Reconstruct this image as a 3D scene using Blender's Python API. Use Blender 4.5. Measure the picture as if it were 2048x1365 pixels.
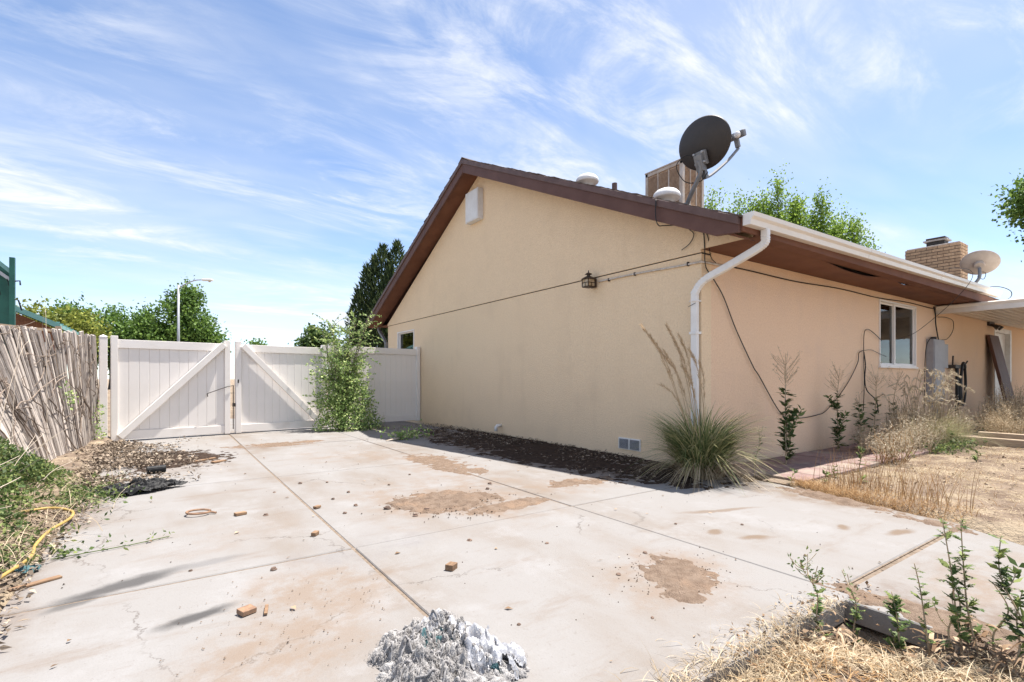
import bpy, math, random
import numpy as np
from mathutils import Vector, Matrix, Euler

random.seed(11)
RNG = np.random.default_rng(11)
S = bpy.context.scene
for o in list(bpy.data.objects):
    bpy.data.objects.remove(o)
COL = S.collection
rad = math.radians

# ------------------------------------------------------------------ camera
cam = bpy.data.cameras.new('camera')
cam.sensor_width = 36.0
cam.lens = 17.59
cam.shift_y = 0.0362
cam.clip_start = 0.05
cam.clip_end = 2000
camo = bpy.data.objects.new('camera', cam)
COL.objects.link(camo)
camo.location = (-5.41, -3.749, 1.12)
camo.rotation_euler = (rad(90), 0, rad(-34.54))
S.camera = camo

# ------------------------------------------------------------------ sky
SUN = Vector((0.325, -0.05, 1.0)).normalized()
W = bpy.data.worlds.new('World')
S.world = W
W.use_nodes = True
nt = W.node_tree
nt.nodes.clear()
N = nt.nodes.new
L = nt.links.new
out = N('ShaderNodeOutputWorld')
bg = N('ShaderNodeBackground')
bg.inputs['Strength'].default_value = 0.115
sky = N('ShaderNodeTexSky')
sky.sky_type = 'NISHITA'
sky.sun_disc = False
sky.sun_elevation = math.asin(SUN.z)
sky.sun_rotation = math.atan2(SUN.x, SUN.y)
sky.air_density = 0.75
sky.dust_density = 0.1
sky.ozone_density = 2.4
tc = N('ShaderNodeTexCoord')
sep = N('ShaderNodeSeparateXYZ')
L(tc.outputs['Generated'], sep.inputs[0])
def wmath(op, a, b=None):
    m = N('ShaderNodeMath'); m.operation = op
    for i, q in enumerate((a, b)):
        if q is None: continue
        if isinstance(q, (int, float)): m.inputs[i].default_value = q
        else: L(q, m.inputs[i])
    return m.outputs[0]
zc = wmath('ADD', wmath('MAXIMUM', sep.outputs[2], 0.0), 0.16)
cmb = N('ShaderNodeCombineXYZ')
L(wmath('DIVIDE', sep.outputs[0], zc), cmb.inputs[0])
L(wmath('DIVIDE', sep.outputs[1], zc), cmb.inputs[1])
def wnoise(scale, detail, rough, rot, sc, loc=(0, 0, 0), dist=0.0):
    mp = N('ShaderNodeMapping')
    mp.inputs['Rotation'].default_value = (0, 0, rot)
    mp.inputs['Scale'].default_value = sc
    mp.inputs['Location'].default_value = loc
    L(cmb.outputs[0], mp.inputs[0])
    n = N('ShaderNodeTexNoise')
    n.inputs['Scale'].default_value = scale
    n.inputs['Detail'].default_value = detail
    n.inputs['Roughness'].default_value = rough
    n.inputs['Distortion'].default_value = dist
    L(mp.outputs[0], n.inputs['Vector'])
    return n.outputs['Fac']
def wramp(x, lo, hi):
    m = N('ShaderNodeMapRange'); m.interpolation_type = 'SMOOTHSTEP'
    m.inputs['From Min'].default_value = lo; m.inputs['From Max'].default_value = hi
    L(x, m.inputs['Value'])
    return m.outputs[0]
streak = wramp(wnoise(1.5, 10, 0.66, rad(24), (0.8, 2.1, 1), (4.3, 1.2, 0), 0.9), 0.42, 0.70)
fine = wramp(wnoise(4.2, 8, 0.7, rad(30), (0.8, 1.7, 1), (1.1, 6.2, 0), 0.6), 0.34, 0.66)
cover = wramp(wnoise(0.75, 4, 0.55, rad(20), (0.8, 1.3, 1), (1.7, 3.4, 0), 0.4), 0.30, 0.56)
veil = wmath('MULTIPLY', wramp(wnoise(0.6, 5, 0.6, rad(25), (0.6, 1.5, 1), (7.7, 2.4, 0), 0.4), 0.26, 0.70), 0.46)
body = wmath('MULTIPLY', wmath('MULTIPLY', streak, cover), wmath('ADD', wmath('MULTIPLY', fine, 0.55), 0.5))
cl = wmath('MINIMUM', wmath('ADD', wmath('MULTIPLY', body, 0.78), veil), 0.92)
mixw = N('ShaderNodeMix'); mixw.data_type = 'RGBA'
L(cl, mixw.inputs[0])
L(sky.outputs[0], mixw.inputs[6])
mixw.inputs[7].default_value = (4.2, 4.28, 4.45, 1)
L(mixw.outputs[2], bg.inputs['Color'])
L(bg.outputs[0], out.inputs['Surface'])

# ------------------------------------------------------------------ sun, exposure
sl = bpy.data.lights.new('sun', 'SUN')
sl.energy = 4.9
sl.angle = rad(0.55)
sl.color = (1.0, 0.95, 0.88)
so = bpy.data.objects.new('sun', sl)
COL.objects.link(so)
so.location = (10, -2, 30)
so.rotation_euler = SUN.to_track_quat('Z', 'Y').to_euler()
S.view_settings.view_transform = 'Standard'
S.view_settings.look = 'None'
S.view_settings.gamma = 1.0
S.view_settings.exposure = 1.16
S.render.engine = 'CYCLES'
S.cycles.max_bounces = 7
S.cycles.diffuse_bounces = 4
S.cycles.transparent_max_bounces = 12
S.cycles.use_denoising = True

# ------------------------------------------------------------------ materials
MATS = {}
def mat(name, c1, c2=None, scale=4.0, lo=0.35, hi=0.65, detail=6, rough=0.8, spec=0.3, metal=0.0,
        bump=0.0, bscale=80.0, bdist=0.01, island=0.0, c3=None, transl=0.0, objrand=0.0,
        stretch=(1, 1, 1), c4=None, s4=1.0, lo4=.5, hi4=.7, drip=None):
    m = bpy.data.materials.new(name); m.use_nodes = True
    t = m.node_tree; n = t.nodes.new; l = t.links.new
    b = t.nodes['Principled BSDF']
    b.inputs['Roughness'].default_value = rough
    b.inputs['Metallic'].default_value = metal
    b.inputs['Specular IOR Level'].default_value = spec
    co = n('ShaderNodeTexCoord').outputs['Object']
    if objrand:
        oi = n('ShaderNodeObjectInfo')
        ad = n('ShaderNodeVectorMath'); ad.operation = 'MULTIPLY_ADD'
        ad.inputs[1].default_value = (17, 23, 31)
        l(oi.outputs['Random'], ad.inputs[0]); l(co, ad.inputs[2]); co = ad.outputs[0]
    mp = n('ShaderNodeMapping'); mp.inputs['Scale'].default_value = stretch
    l(co, mp.inputs[0]); co2 = mp.outputs[0]
    def noise(sc, de, vec):
        x = n('ShaderNodeTexNoise'); x.inputs['Scale'].default_value = sc; x.inputs['Detail'].default_value = de
        x.inputs['Roughness'].default_value = 0.6
        l(vec, x.inputs['Vector']); return x.outputs['Fac']
    def ramp(x, a, bb):
        r = n('ShaderNodeMapRange'); r.interpolation_type = 'SMOOTHSTEP'
        r.inputs['From Min'].default_value = a; r.inputs['From Max'].default_value = bb
        l(x, r.inputs['Value']); return r.outputs[0]
    def mix(f, a, bb):
        x = n('ShaderNodeMix'); x.data_type = 'RGBA'
        l(f, x.inputs[0])
        for i, q in ((6, a), (7, bb)):
            if isinstance(q, tuple): x.inputs[i].default_value = (*q, 1)
            else: l(q, x.inputs[i])
        return x.outputs[2]
    col = c1
    if c2: col = mix(ramp(noise(scale, detail, co2), lo, hi), c1, c2)
    if c4: col = mix(ramp(noise(s4, 5, co), lo4, hi4), col, c4)
    if drip:
        dm = n('ShaderNodeMapping'); dm.inputs['Scale'].default_value = (2.6, 2.6, .5); l(co, dm.inputs[0])
        dk = n('ShaderNodeMath'); dk.operation = 'MULTIPLY'; dk.inputs[1].default_value = .22
        l(ramp(noise(1.0, 6, dm.outputs[0]), .54, .74), dk.inputs[0]); col = mix(dk.outputs[0], col, drip)
    g = n('ShaderNodeNewGeometry')
    if c3: col = mix(ramp(g.outputs['Random Per Island'], 0.35, 1.0), col, c3)
    for amt, src in ((island, g.outputs['Random Per Island']), (objrand, None)):
        if not amt: continue
        if src is None: src = oi.outputs['Random']
        hs = n('ShaderNodeHueSaturation')
        mr = n('ShaderNodeMapRange'); mr.inputs['To Min'].default_value = 1 - amt; mr.inputs['To Max'].default_value = 1 + amt
        l(src, mr.inputs['Value']); l(mr.outputs[0], hs.inputs['Value'])
        if isinstance(col, tuple): hs.inputs['Color'].default_value = (*col, 1)
        else: l(col, hs.inputs['Color'])
        col = hs.outputs[0]
    if isinstance(col, tuple): b.inputs['Base Color'].default_value = (*col, 1)
    else: l(col, b.inputs['Base Color'])
    if bump:
        bp = n('ShaderNodeBump'); bp.inputs['Strength'].default_value = bump; bp.inputs['Distance'].default_value = bdist
        l(noise(bscale, 4, co2), bp.inputs['Height']); l(bp.outputs[0], b.inputs['Normal'])
    if transl:
        tr = n('ShaderNodeBsdfTranslucent'); ms = n('ShaderNodeMixShader'); ms.inputs[0].default_value = transl
        if isinstance(col, tuple): tr.inputs[0].default_value = (*col, 1)
        else: l(col, tr.inputs[0])
        l(b.outputs[0], ms.inputs[1]); l(tr.outputs[0], ms.inputs[2])
        l(ms.outputs[0], t.nodes['Material Output'].inputs['Surface'])
    MATS[name] = m
    return m

mat('stucco', (0.86, 0.672, 0.462), (0.785, 0.605, 0.408), scale=38, lo=.30, hi=.72, detail=4, rough=.95, spec=.1, bump=.7, bscale=60, bdist=.018, c4=(0.775, 0.60, 0.41), s4=1.7, lo4=.46, hi4=.80, drip=(0.66, 0.50, 0.34))
mat('stucco_long', (0.86, 0.625, 0.435), (0.78, 0.55, 0.375), scale=38, lo=.30, hi=.72, detail=4, rough=.95, spec=.1, bump=.7, bscale=60, bdist=.018, c4=(0.76, 0.55, 0.40), s4=1.1, lo4=.48, hi4=.80, drip=(0.68, 0.485, 0.345))
mat('brown_paint', (0.125, 0.062, 0.048), (0.10, 0.047, 0.036), scale=3, rough=.6, spec=.3, bump=.1, bscale=60)
mat('trim_paint', (0.13, 0.078, 0.068), (0.10, 0.058, 0.05), scale=5, rough=.55, spec=.35, bump=.1, bscale=50)
mat('soffit_paint', (0.175, 0.078, 0.048), (0.145, 0.062, 0.038), scale=2.5, rough=.7, spec=.2, bump=.15, bscale=40)
mat('shingle', (0.13, 0.095, 0.08), (0.08, 0.06, 0.052), scale=30, rough=.95, spec=.1, island=.25, bump=.5, bscale=300, bdist=.004)
mat('gutter_paint', (0.80, 0.74, 0.66), (0.74, 0.67, 0.58), scale=3, rough=.35, spec=.4, stretch=(.3, 1, 1))
mat('white_vinyl', (0.83, 0.785, 0.745), (0.79, 0.745, 0.70), scale=2.2, rough=.42, spec=.35, c4=(0.70, 0.64, 0.58), s4=1.6, lo4=.58, hi4=.85)
mat('white_paint', (0.78, 0.76, 0.73), (0.66, 0.62, 0.58), scale=6, lo=.45, hi=.8, rough=.45, spec=.4)
mat('rusty_white', (0.78, 0.75, 0.72), (0.52, 0.26, 0.10), scale=9, lo=.55, hi=.75, rough=.5)
mat('box_white', (0.72, 0.72, 0.72), (0.65, 0.64, 0.63), scale=4, rough=.5)
mat('dark_metal', (0.035, 0.03, 0.028), (0.06, 0.045, 0.035), scale=20, rough=.55, spec=.4)
mat('bronze', (0.10, 0.065, 0.045), (0.055, 0.04, 0.03), scale=30, rough=.5, metal=.4)
mat('amber_glass', (0.62, 0.44, 0.24), (0.75, 0.66, 0.5), scale=8, rough=.25, spec=.5, transl=.4)
mat('dish_dark', (0.035, 0.031, 0.030), (0.045, 0.038, 0.035), scale=4, rough=.55, spec=.4)
mat('dish_beige', (0.50, 0.43, 0.37), (0.44, 0.37, 0.31), scale=5, rough=.6)
mat('grey_metal', (0.22, 0.22, 0.225), (0.17, 0.17, 0.175), scale=12, rough=.45, spec=.5, metal=.25)
mat('panel_grey', (0.34, 0.335, 0.35), (0.29, 0.285, 0.30), scale=4, rough=.5)
mat('cooler_tan', (0.575, 0.488, 0.400), (0.475, 0.388, 0.312), scale=6, rough=.7, c4=(0.625, 0.587, 0.550), s4=2.5)
mat('louver_tan', (0.560, 0.406, 0.280), (0.448, 0.308, 0.210), scale=10, rough=.75)
mat('vent_white', (0.80, 0.79, 0.78), (0.7, 0.68, 0.66), scale=8, rough=.4)
mat('black_rubber', (0.012, 0.011, 0.011), rough=.5, spec=.4)
mat('conduit_grey', (0.62, 0.57, 0.52), (0.45, 0.40, 0.35), scale=14, rough=.5)
mat('brick_tan', (0.54, 0.37, 0.23), (0.44, 0.29, 0.18), scale=18, rough=.9, objrand=.14, bump=.4, bscale=90)
mat('mortar', (0.13, 0.105, 0.085), (0.10, 0.08, 0.065), scale=20, rough=.95)
mat('concrete_cap', (0.5, 0.46, 0.42), (0.4, 0.36, 0.33), scale=12, rough=.95)
mat('curtain', (0.34, 0.32, 0.29), rough=.9, transl=.3)
mat('room_dark', (0.10, 0.09, 0.085), rough=.9)
mat('paver_red', (0.265, 0.180, 0.165), (0.21, 0.138, 0.126), scale=9, rough=.95, objrand=.12, bump=.4, bscale=120, c4=(0.30, 0.245, 0.205), s4=2.2, lo4=.45, hi4=.7)
mat('timber_grey', (0.448, 0.351, 0.254), (0.321, 0.244, 0.176), scale=10, rough=.95, stretch=(8, .6, 8), bump=.5, bscale=20)
mat('picket_wood', (0.50, 0.445, 0.40), (0.28, 0.24, 0.215), scale=9, lo=.4, hi=.72, rough=.95, spec=.1, objrand=.25, stretch=(9, 9, .7), bump=.8, bscale=12, bdist=.008, c4=(0.38, 0.31, 0.25), s4=2.0, lo4=.6, hi4=.85)
mat('brown_board', (0.13, 0.06, 0.04), (0.085, 0.04, 0.028), scale=4, rough=.6, stretch=(6, 6, .5))
mat('tarp_green', (0.018, 0.115, 0.085), (0.014, 0.09, 0.07), scale=3, rough=.5, spec=.4)
mat('roof_teal', (0.16, 0.33, 0.31), (0.20, 0.38, 0.36), scale=2, rough=.4)
mat('far_brick', (0.23, 0.10, 0.065), (0.30, 0.14, 0.09), scale=20, rough=.9)
mat('bark', (0.13, 0.10, 0.08), (0.07, 0.055, 0.045), scale=12, rough=.95, stretch=(4, 4, .6), bump=.6, bscale=20)
mat('twig_grey', (0.24, 0.19, 0.155), (0.13, 0.10, 0.08), scale=9, rough=.9, island=.3)
mat('twig_pale', (0.50, 0.42, 0.34), (0.40, 0.33, 0.26), scale=6, rough=.9, island=.2)
mat('galvanised', (0.42, 0.43, 0.45), (0.36, 0.37, 0.39), scale=2, rough=.45, metal=.3)
mat('lamp_head', (0.72, 0.70, 0.68), rough=.5)
def leafmat(n, a, b, c=None, tr=.35, isl=.3, rough=.55):
    return mat(n, a, b, scale=1.3, rough=rough, spec=.25, island=isl, c3=c, transl=tr)
leafmat('leaf_tree', (0.114, 0.202, 0.042), (0.079, 0.150, 0.032), (0.176, 0.273, 0.062))
leafmat('leaf_tree_dark', (0.068, 0.128, 0.033), (0.045, 0.090, 0.027), (0.120, 0.180, 0.045))
leafmat('leaf_yellow', (0.210, 0.238, 0.042), (0.140, 0.182, 0.035), (0.280, 0.294, 0.063))
leafmat('leaf_spring', (0.195, 0.308, 0.048), (0.138, 0.235, 0.039), (0.276, 0.382, 0.073), tr=.45)
leafmat('needle', (0.045, 0.078, 0.030), (0.028, 0.052, 0.022), (0.095, 0.125, 0.045), tr=.15, rough=.7)
leafmat('leaf_shrub', (0.248, 0.371, 0.112), (0.186, 0.297, 0.100), (0.470, 0.544, 0.223))
leafmat('leaf_weed', (0.105, 0.165, 0.05), (0.075, 0.125, 0.04), (0.20, 0.235, 0.08), isl=.4)
leafmat('leaf_thistle', (0.085, 0.137, 0.049), (0.065, 0.104, 0.039), (0.130, 0.176, 0.065))
leafmat('blade_green', (0.186, 0.237, 0.094), (0.137, 0.179, 0.065), (0.472, 0.415, 0.215), isl=.25)
leafmat('blade_pale', (0.288, 0.272, 0.144), (0.200, 0.216, 0.096), (0.400, 0.344, 0.216), isl=.2)
leafmat('straw', (0.44, 0.345, 0.225), (0.35, 0.265, 0.165), (0.54, 0.45, 0.32), isl=.3, tr=.25, rough=.8)
leafmat('straw_rust', (0.365, 0.214, 0.095), (0.301, 0.167, 0.071), (0.444, 0.301, 0.158), isl=.3, tr=.25, rough=.8)
leafmat('plume', (0.58, 0.43, 0.27), (0.50, 0.34, 0.19), (0.64, 0.51, 0.35), isl=.2, tr=.3)
leafmat('seed_pale', (0.500, 0.422, 0.301), (0.431, 0.345, 0.233), (0.586, 0.517, 0.397), isl=.2, tr=.3)
leafmat('dead_leaf', (0.255, 0.158, 0.090), (0.165, 0.105, 0.064), (0.375, 0.277, 0.188), isl=.4, tr=.2, rough=.8)
leafmat('litter_grey', (0.188, 0.143, 0.105), (0.112, 0.086, 0.068), (0.315, 0.255, 0.195), isl=.4, tr=.1, rough=.85)
mat('soil', (0.225, 0.168, 0.128), (0.165, 0.118, 0.088), scale=14, rough=1, spec=.05, bump=.9, bscale=90, bdist=.02, c4=(0.25, 0.175, 0.125), s4=4)
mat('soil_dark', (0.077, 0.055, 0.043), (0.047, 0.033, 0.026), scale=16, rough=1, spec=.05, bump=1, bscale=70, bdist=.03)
mat('stone', (0.180, 0.120, 0.090), (0.120, 0.084, 0.066), scale=20, rough=.9, objrand=.35)
mat('wood_chip', (0.27, 0.17, 0.10), (0.19, 0.115, 0.07), scale=14, rough=.85, objrand=.2, stretch=(1, 6, 6))
mat('plastic_black', (0.010, 0.010, 0.011), rough=.55, spec=.22, bump=.3, bscale=25, bdist=.02)
mat('hose_yellow', (0.42, 0.29, 0.085), (0.33, 0.22, 0.07), scale=10, rough=.6)
mat('cloth_blue', (0.07, 0.14, 0.15), (0.05, 0.105, 0.115), scale=30, rough=.9)
mat('fibre', (0.38, 0.365, 0.355), (0.17, 0.16, 0.155), scale=26, lo=.38, hi=.66, rough=.95, spec=.1, bump=.9, bscale=70, bdist=.02, c4=(.44, .425, .415), s4=9, lo4=.5, hi4=.7)
mat('fibre_strand', (0.38, 0.365, 0.355), (0.27, 0.255, 0.25), scale=12, rough=.9, island=.22, transl=.15)
mat('film_silver', (0.40, 0.40, 0.42), (0.26, 0.265, 0.285), scale=14, rough=.3, spec=.6, metal=.1, bump=.5, bscale=30, bdist=.02)
mat('rust_ring', (0.30, 0.18, 0.11), (0.20, 0.12, 0.08), scale=30, rough=.8)
mat('joint_sand', (0.235, 0.185, 0.145), (0.16, 0.125, 0.095), scale=25, rough=1, spec=.05, bump=.6, bscale=200, bdist=.006)
mat('copper_black', (0.03, 0.022, 0.018), rough=.6)

# glass: clear pane with a Fresnel reflection
gm = bpy.data.materials.new('window_glass'); gm.use_nodes = True
t = gm.node_tree; t.nodes.remove(t.nodes['Principled BSDF'])
tr = t.nodes.new('ShaderNodeBsdfTransparent'); tr.inputs[0].default_value = (.62, .66, .64, 1)
gl = t.nodes.new('ShaderNodeBsdfGlossy'); gl.inputs['Roughness'].default_value = 0.015
fr = t.nodes.new('ShaderNodeFresnel'); fr.inputs[0].default_value = 1.5
ms = t.nodes.new('ShaderNodeMixShader')
t.links.new(fr.outputs[0], ms.inputs[0]); t.links.new(tr.outputs[0], ms.inputs[1]); t.links.new(gl.outputs[0], ms.inputs[2])
t.links.new(ms.outputs[0], t.nodes['Material Output'].inputs['Surface'])
MATS['window_glass'] = gm

# weathered concrete with stains at their own places, plus painted shade by the gable (world coordinates)
def concrete():
    m = bpy.data.materials.new('concrete'); m.use_nodes = True
    t = m.node_tree; n = t.nodes.new; l = t.links.new
    b = t.nodes['Principled BSDF']; b.inputs['Roughness'].default_value = .92; b.inputs['Specular IOR Level'].default_value = .15
    pos = n('ShaderNodeNewGeometry').outputs['Position']
    def noise(sc, de, vec, ro=.6):
        x = n('ShaderNodeTexNoise'); x.inputs['Scale'].default_value = sc; x.inputs['Detail'].default_value = de
        x.inputs['Roughness'].default_value = ro; l(vec, x.inputs['Vector']); return x
    def ramp(x, a, c, d=0., e=1.):
        r = n('ShaderNodeMapRange'); r.interpolation_type = 'SMOOTHSTEP'
        r.inputs['From Min'].default_value = a; r.inputs['From Max'].default_value = c
        r.inputs['To Min'].default_value = d; r.inputs['To Max'].default_value = e
        l(x, r.inputs['Value']); return r.outputs[0]
    def mix(f, a, c):
        x = n('ShaderNodeMix'); x.data_type = 'RGBA'; l(f, x.inputs[0])
        for i, q in ((6, a), (7, c)):
            if isinstance(q, tuple): x.inputs[i].default_value = (*q, 1)
            else: l(q, x.inputs[i])
        return x.outputs[2]
    def mul(a, c):
        x = n('ShaderNodeMath'); x.operation = 'MULTIPLY'
        for i, q in ((0, a), (1, c)):
            if isinstance(q, (int, float)): x.inputs[i].default_value = q
            else: l(q, x.inputs[i])
        return x.outputs[0]
    mp = n('ShaderNodeMapping'); mp.inputs['Scale'].default_value = (1.0, .45, 1); l(pos, mp.inputs[0])
    big = noise(1.0, 7, mp.outputs[0]).outputs['Fac']
    col = mix(ramp(big, .44, .70), (0.232, 0.220, 0.211), (0.193, 0.165, 0.142))
    mp2 = n('ShaderNodeMapping'); mp2.inputs['Scale'].default_value = (1.1, 3.6, 1); mp2.inputs['Rotation'].default_value = (0, 0, rad(24)); l(pos, mp2.inputs[0])
    col = mix(mul(ramp(noise(1.1, 8, mp2.outputs[0], .68).outputs['Fac'], .53, .74), .6), col, (0.174, 0.134, 0.105))
    col = mix(mul(ramp(noise(1.7, 7, pos, .7).outputs['Fac'], .50, .68), .75), col, (0.259, 0.250, 0.246))
    col = mix(mul(ramp(noise(5, 7, mp2.outputs[0], .72).outputs['Fac'], .60, .78), .5), col, (0.159, 0.121, 0.095))
    col = mix(mul(ramp(noise(26, 4, pos, .7).outputs['Fac'], .58, .76), .35), col, (0.147, 0.121, 0.102))
    col = mix(mul(ramp(noise(110, 3, pos).outputs['Fac'], .60, .78), .45), col, (0.128, 0.105, 0.090))
    vo = n('ShaderNodeTexVoronoi'); vo.feature = 'DISTANCE_TO_EDGE'; vo.inputs['Scale'].default_value = .55
    cw = n('ShaderNodeVectorMath'); cw.operation = 'MULTIPLY_ADD'; cw.inputs[1].default_value = (.5, .5, 0); l(noise(2.2, 7, pos, .7).outputs['Color'], cw.inputs[0]); l(pos, cw.inputs[2]); l(cw.outputs[0], vo.inputs['Vector'])
    col = mix(mul(mul(ramp(vo.outputs['Distance'], .0, .006, 1, 0), ramp(noise(.8, 3, pos).outputs['Fac'], .48, .58)), .6), col, (0.075, 0.06, 0.05))
    wp = noise(3.0, 5, pos, .65).outputs['Color']
    wv = n('ShaderNodeVectorMath'); wv.operation = 'MULTIPLY_ADD'; wv.inputs[1].default_value = (.55, .55, 0); l(wp, wv.inputs[0])
    off = n('ShaderNodeVectorMath'); off.operation = 'SUBTRACT'; off.inputs[1].default_value = (.275, .275, 0); l(pos, off.inputs[0])
    l(off.outputs[0], wv.inputs[2]); wpos = wv.outputs[0]
    brk = ramp(noise(5.5, 6, pos, .7).outputs['Fac'], .36, .60, .25, 1)
    fine = ramp(noise(2.2, 5, pos, .6).outputs['Fac'], .38, .62, .15, 1)
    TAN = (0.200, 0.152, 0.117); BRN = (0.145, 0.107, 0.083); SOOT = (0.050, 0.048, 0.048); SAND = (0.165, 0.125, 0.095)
    stains_and_shade = [(-.85, 3.2, .95, 4.2, 0, (0.075, 0.056, 0.045), 1.0), (-1.2, 2.6, .6, 3.0, 0, (0.085, 0.064, 0.05), 1.0), (-1.1, 1.2, .45, 1.6, .1, (0.10, 0.076, 0.06), .9), (-.9, 5.3, .5, 1.4, 0, (0.10, 0.076, 0.06), .9), (-3.28, .35, .75, .62, .3, (0.205, 0.152, 0.116), 1.0), (-3.02, -1.92, .50, .34, .6, (0.205, 0.152, 0.116), 1.0), (-2.9, -.15, .6, .22, .1, (0.21, 0.155, 0.118), .95), (-3.2, .55, 1.25, 1.5, .2, TAN, .85), (-2.6, 2.2, .55, 2.0, .1, TAN, .8), (-1.9, .25, .9, .5, .3, TAN, .7),  # leading dark entries: soil by the gable, darkened to deepen the house shadow
              (-3.05, -1.95, .65, .55, .5, TAN, .7), (-4.75, -1.0, .5, .6, .2, TAN, .8), (-5.05, -1.55, .5, .4, .3, TAN, .8),
              (-3.9, 5.3, 1.0, .5, .1, BRN, .75), (-5.55, 4.4, .9, 1.0, .3, BRN, .8), (-6.05, 2.2, .35, 1.5, 0, BRN, .7), (-6.2, -.2, .32, 1.6, 0, BRN, .65),
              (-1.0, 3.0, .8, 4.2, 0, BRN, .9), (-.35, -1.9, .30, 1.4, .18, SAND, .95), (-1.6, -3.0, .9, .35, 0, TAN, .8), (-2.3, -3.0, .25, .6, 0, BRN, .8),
              (-3.4, 3.6, .7, 1.2, .3, TAN, .6), (-5.2, .3, .9, .5, .2, TAN, .45), (-4.35, -.45, .6, .35, .2, (.17,.155,.155), .5),
              (-5.62, -.33, .36, .10, .35, SOOT, .8), (-5.80, -.47, .16, .06, .3, SOOT, .6), (-5.30, -.98, .22, .075, .35, SOOT, .85), (-5.2, -.2, .25, .07, .2, (.13,.125,.125), .5),
              (-2.0, -1.82, .17, .07, -.5, SAND, 1), (-2.12, -1.57, .09, .05, .3, SAND, 1), (-1.22, -2.07, .10, .06, .4, SAND, 1), (-1.02, -2.36, .20, .06, -.2, SAND, 1), (-1.55, -1.25, .5, .05, -.35, SAND, .8)]
    for (x, y, rx, ry, ro, c, st) in stains_and_shade:
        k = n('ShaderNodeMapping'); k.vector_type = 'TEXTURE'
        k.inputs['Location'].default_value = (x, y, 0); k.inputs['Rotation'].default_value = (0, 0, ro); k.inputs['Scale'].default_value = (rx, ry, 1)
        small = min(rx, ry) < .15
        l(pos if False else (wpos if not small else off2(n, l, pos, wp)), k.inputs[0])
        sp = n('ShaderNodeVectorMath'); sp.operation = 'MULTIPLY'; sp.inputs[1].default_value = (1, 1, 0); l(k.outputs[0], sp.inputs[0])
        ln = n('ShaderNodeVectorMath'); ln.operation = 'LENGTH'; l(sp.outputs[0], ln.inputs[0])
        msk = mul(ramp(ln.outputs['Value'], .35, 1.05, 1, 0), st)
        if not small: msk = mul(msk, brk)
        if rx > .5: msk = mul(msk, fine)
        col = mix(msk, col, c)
    l(col, b.inputs['Base Color'])
    bp = n('ShaderNodeBump'); bp.inputs['Strength'].default_value = .35; bp.inputs['Distance'].default_value = .006
    l(noise(90, 4, pos).outputs['Fac'], bp.inputs['Height']); l(bp.outputs[0], b.inputs['Normal'])
    MATS['concrete'] = m
def off2(n, l, pos, wp):
    a = n('ShaderNodeVectorMath'); a.operation = 'MULTIPLY_ADD'; a.inputs[1].default_value = (.16, .16, 0); l(wp, a.inputs[0])
    o = n('ShaderNodeVectorMath'); o.operation = 'SUBTRACT'; o.inputs[1].default_value = (.08, .08, 0); l(pos, o.inputs[0])
    l(o.outputs[0], a.inputs[2]); return a.outputs[0]
concrete()

# ground: dry earth, straw tint on the yard
mat('earth', (0.265, 0.205, 0.155), (0.17, 0.125, 0.095), scale=2.6, rough=1, spec=.05, bump=1.0, bscale=30, bdist=.05, c4=(0.335, 0.268, 0.192), s4=2.4, lo4=.46, hi4=.62)

# ------------------------------------------------------------------ mesh helpers
def wloc(o):
    v = Vector((0, 0, 0))
    while o is not None:
        v += o.location; o = o.parent
    return v
def tag(o, label=None, cat=None, group=None, kind=None):
    if label: o['label'] = label
    if cat: o['category'] = cat
    if group: o['group'] = group
    if kind: o['kind'] = kind
    return o
def thing(name, loc, label, cat, group=None, rotz=0.0):
    o = bpy.data.objects.new(name, None); COL.objects.link(o)
    o.empty_display_size = .1
    o.location = loc; o.rotation_euler = (0, 0, rotz)
    return tag(o, label, cat, group)
def link(name, me, m, parent=None):
    if m and not me.materials: me.materials.append(MATS[m])
    o = bpy.data.objects.new(name, me); COL.objects.link(o); o.parent = parent
    return o
def npmesh(name, V, Fs, m, parent=None, smooth=False, world=True):
    """V (n,3) array, Fs list of (k,j) index arrays"""
    V = np.asarray(V, dtype=np.float64)
    if parent is not None and world: V = V - np.array(wloc(parent))
    me = bpy.data.meshes.new(name)
    Fs = [np.asarray(f, dtype=np.int32) for f in Fs if len(f)]
    me.vertices.add(len(V)); me.vertices.foreach_set('co', V.astype(np.float32).ravel())
    tot = sum(f.size for f in Fs); npoly = sum(len(f) for f in Fs)
    me.loops.add(tot); me.polygons.add(npoly)
    me.loops.foreach_set('vertex_index', np.concatenate([f.ravel() for f in Fs]))
    st = []; cur = 0
    for f in Fs:
        st.append(cur + np.arange(len(f)) * f.shape[1]); cur += f.size
    me.polygons.foreach_set('loop_start', np.concatenate(st).astype(np.int32))
    if smooth: me.polygons.foreach_set('use_smooth', np.ones(npoly, dtype=bool))
    me.update(calc_edges=True); me.validate()
    o = link(name, me, m, parent)
    if parent is not None and name in ('leaf', 'seed_head', 'blade', 'dry_blade', 'plume', 'dead_leaf'): o['kind'] = 'stuff'
    return o
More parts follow.
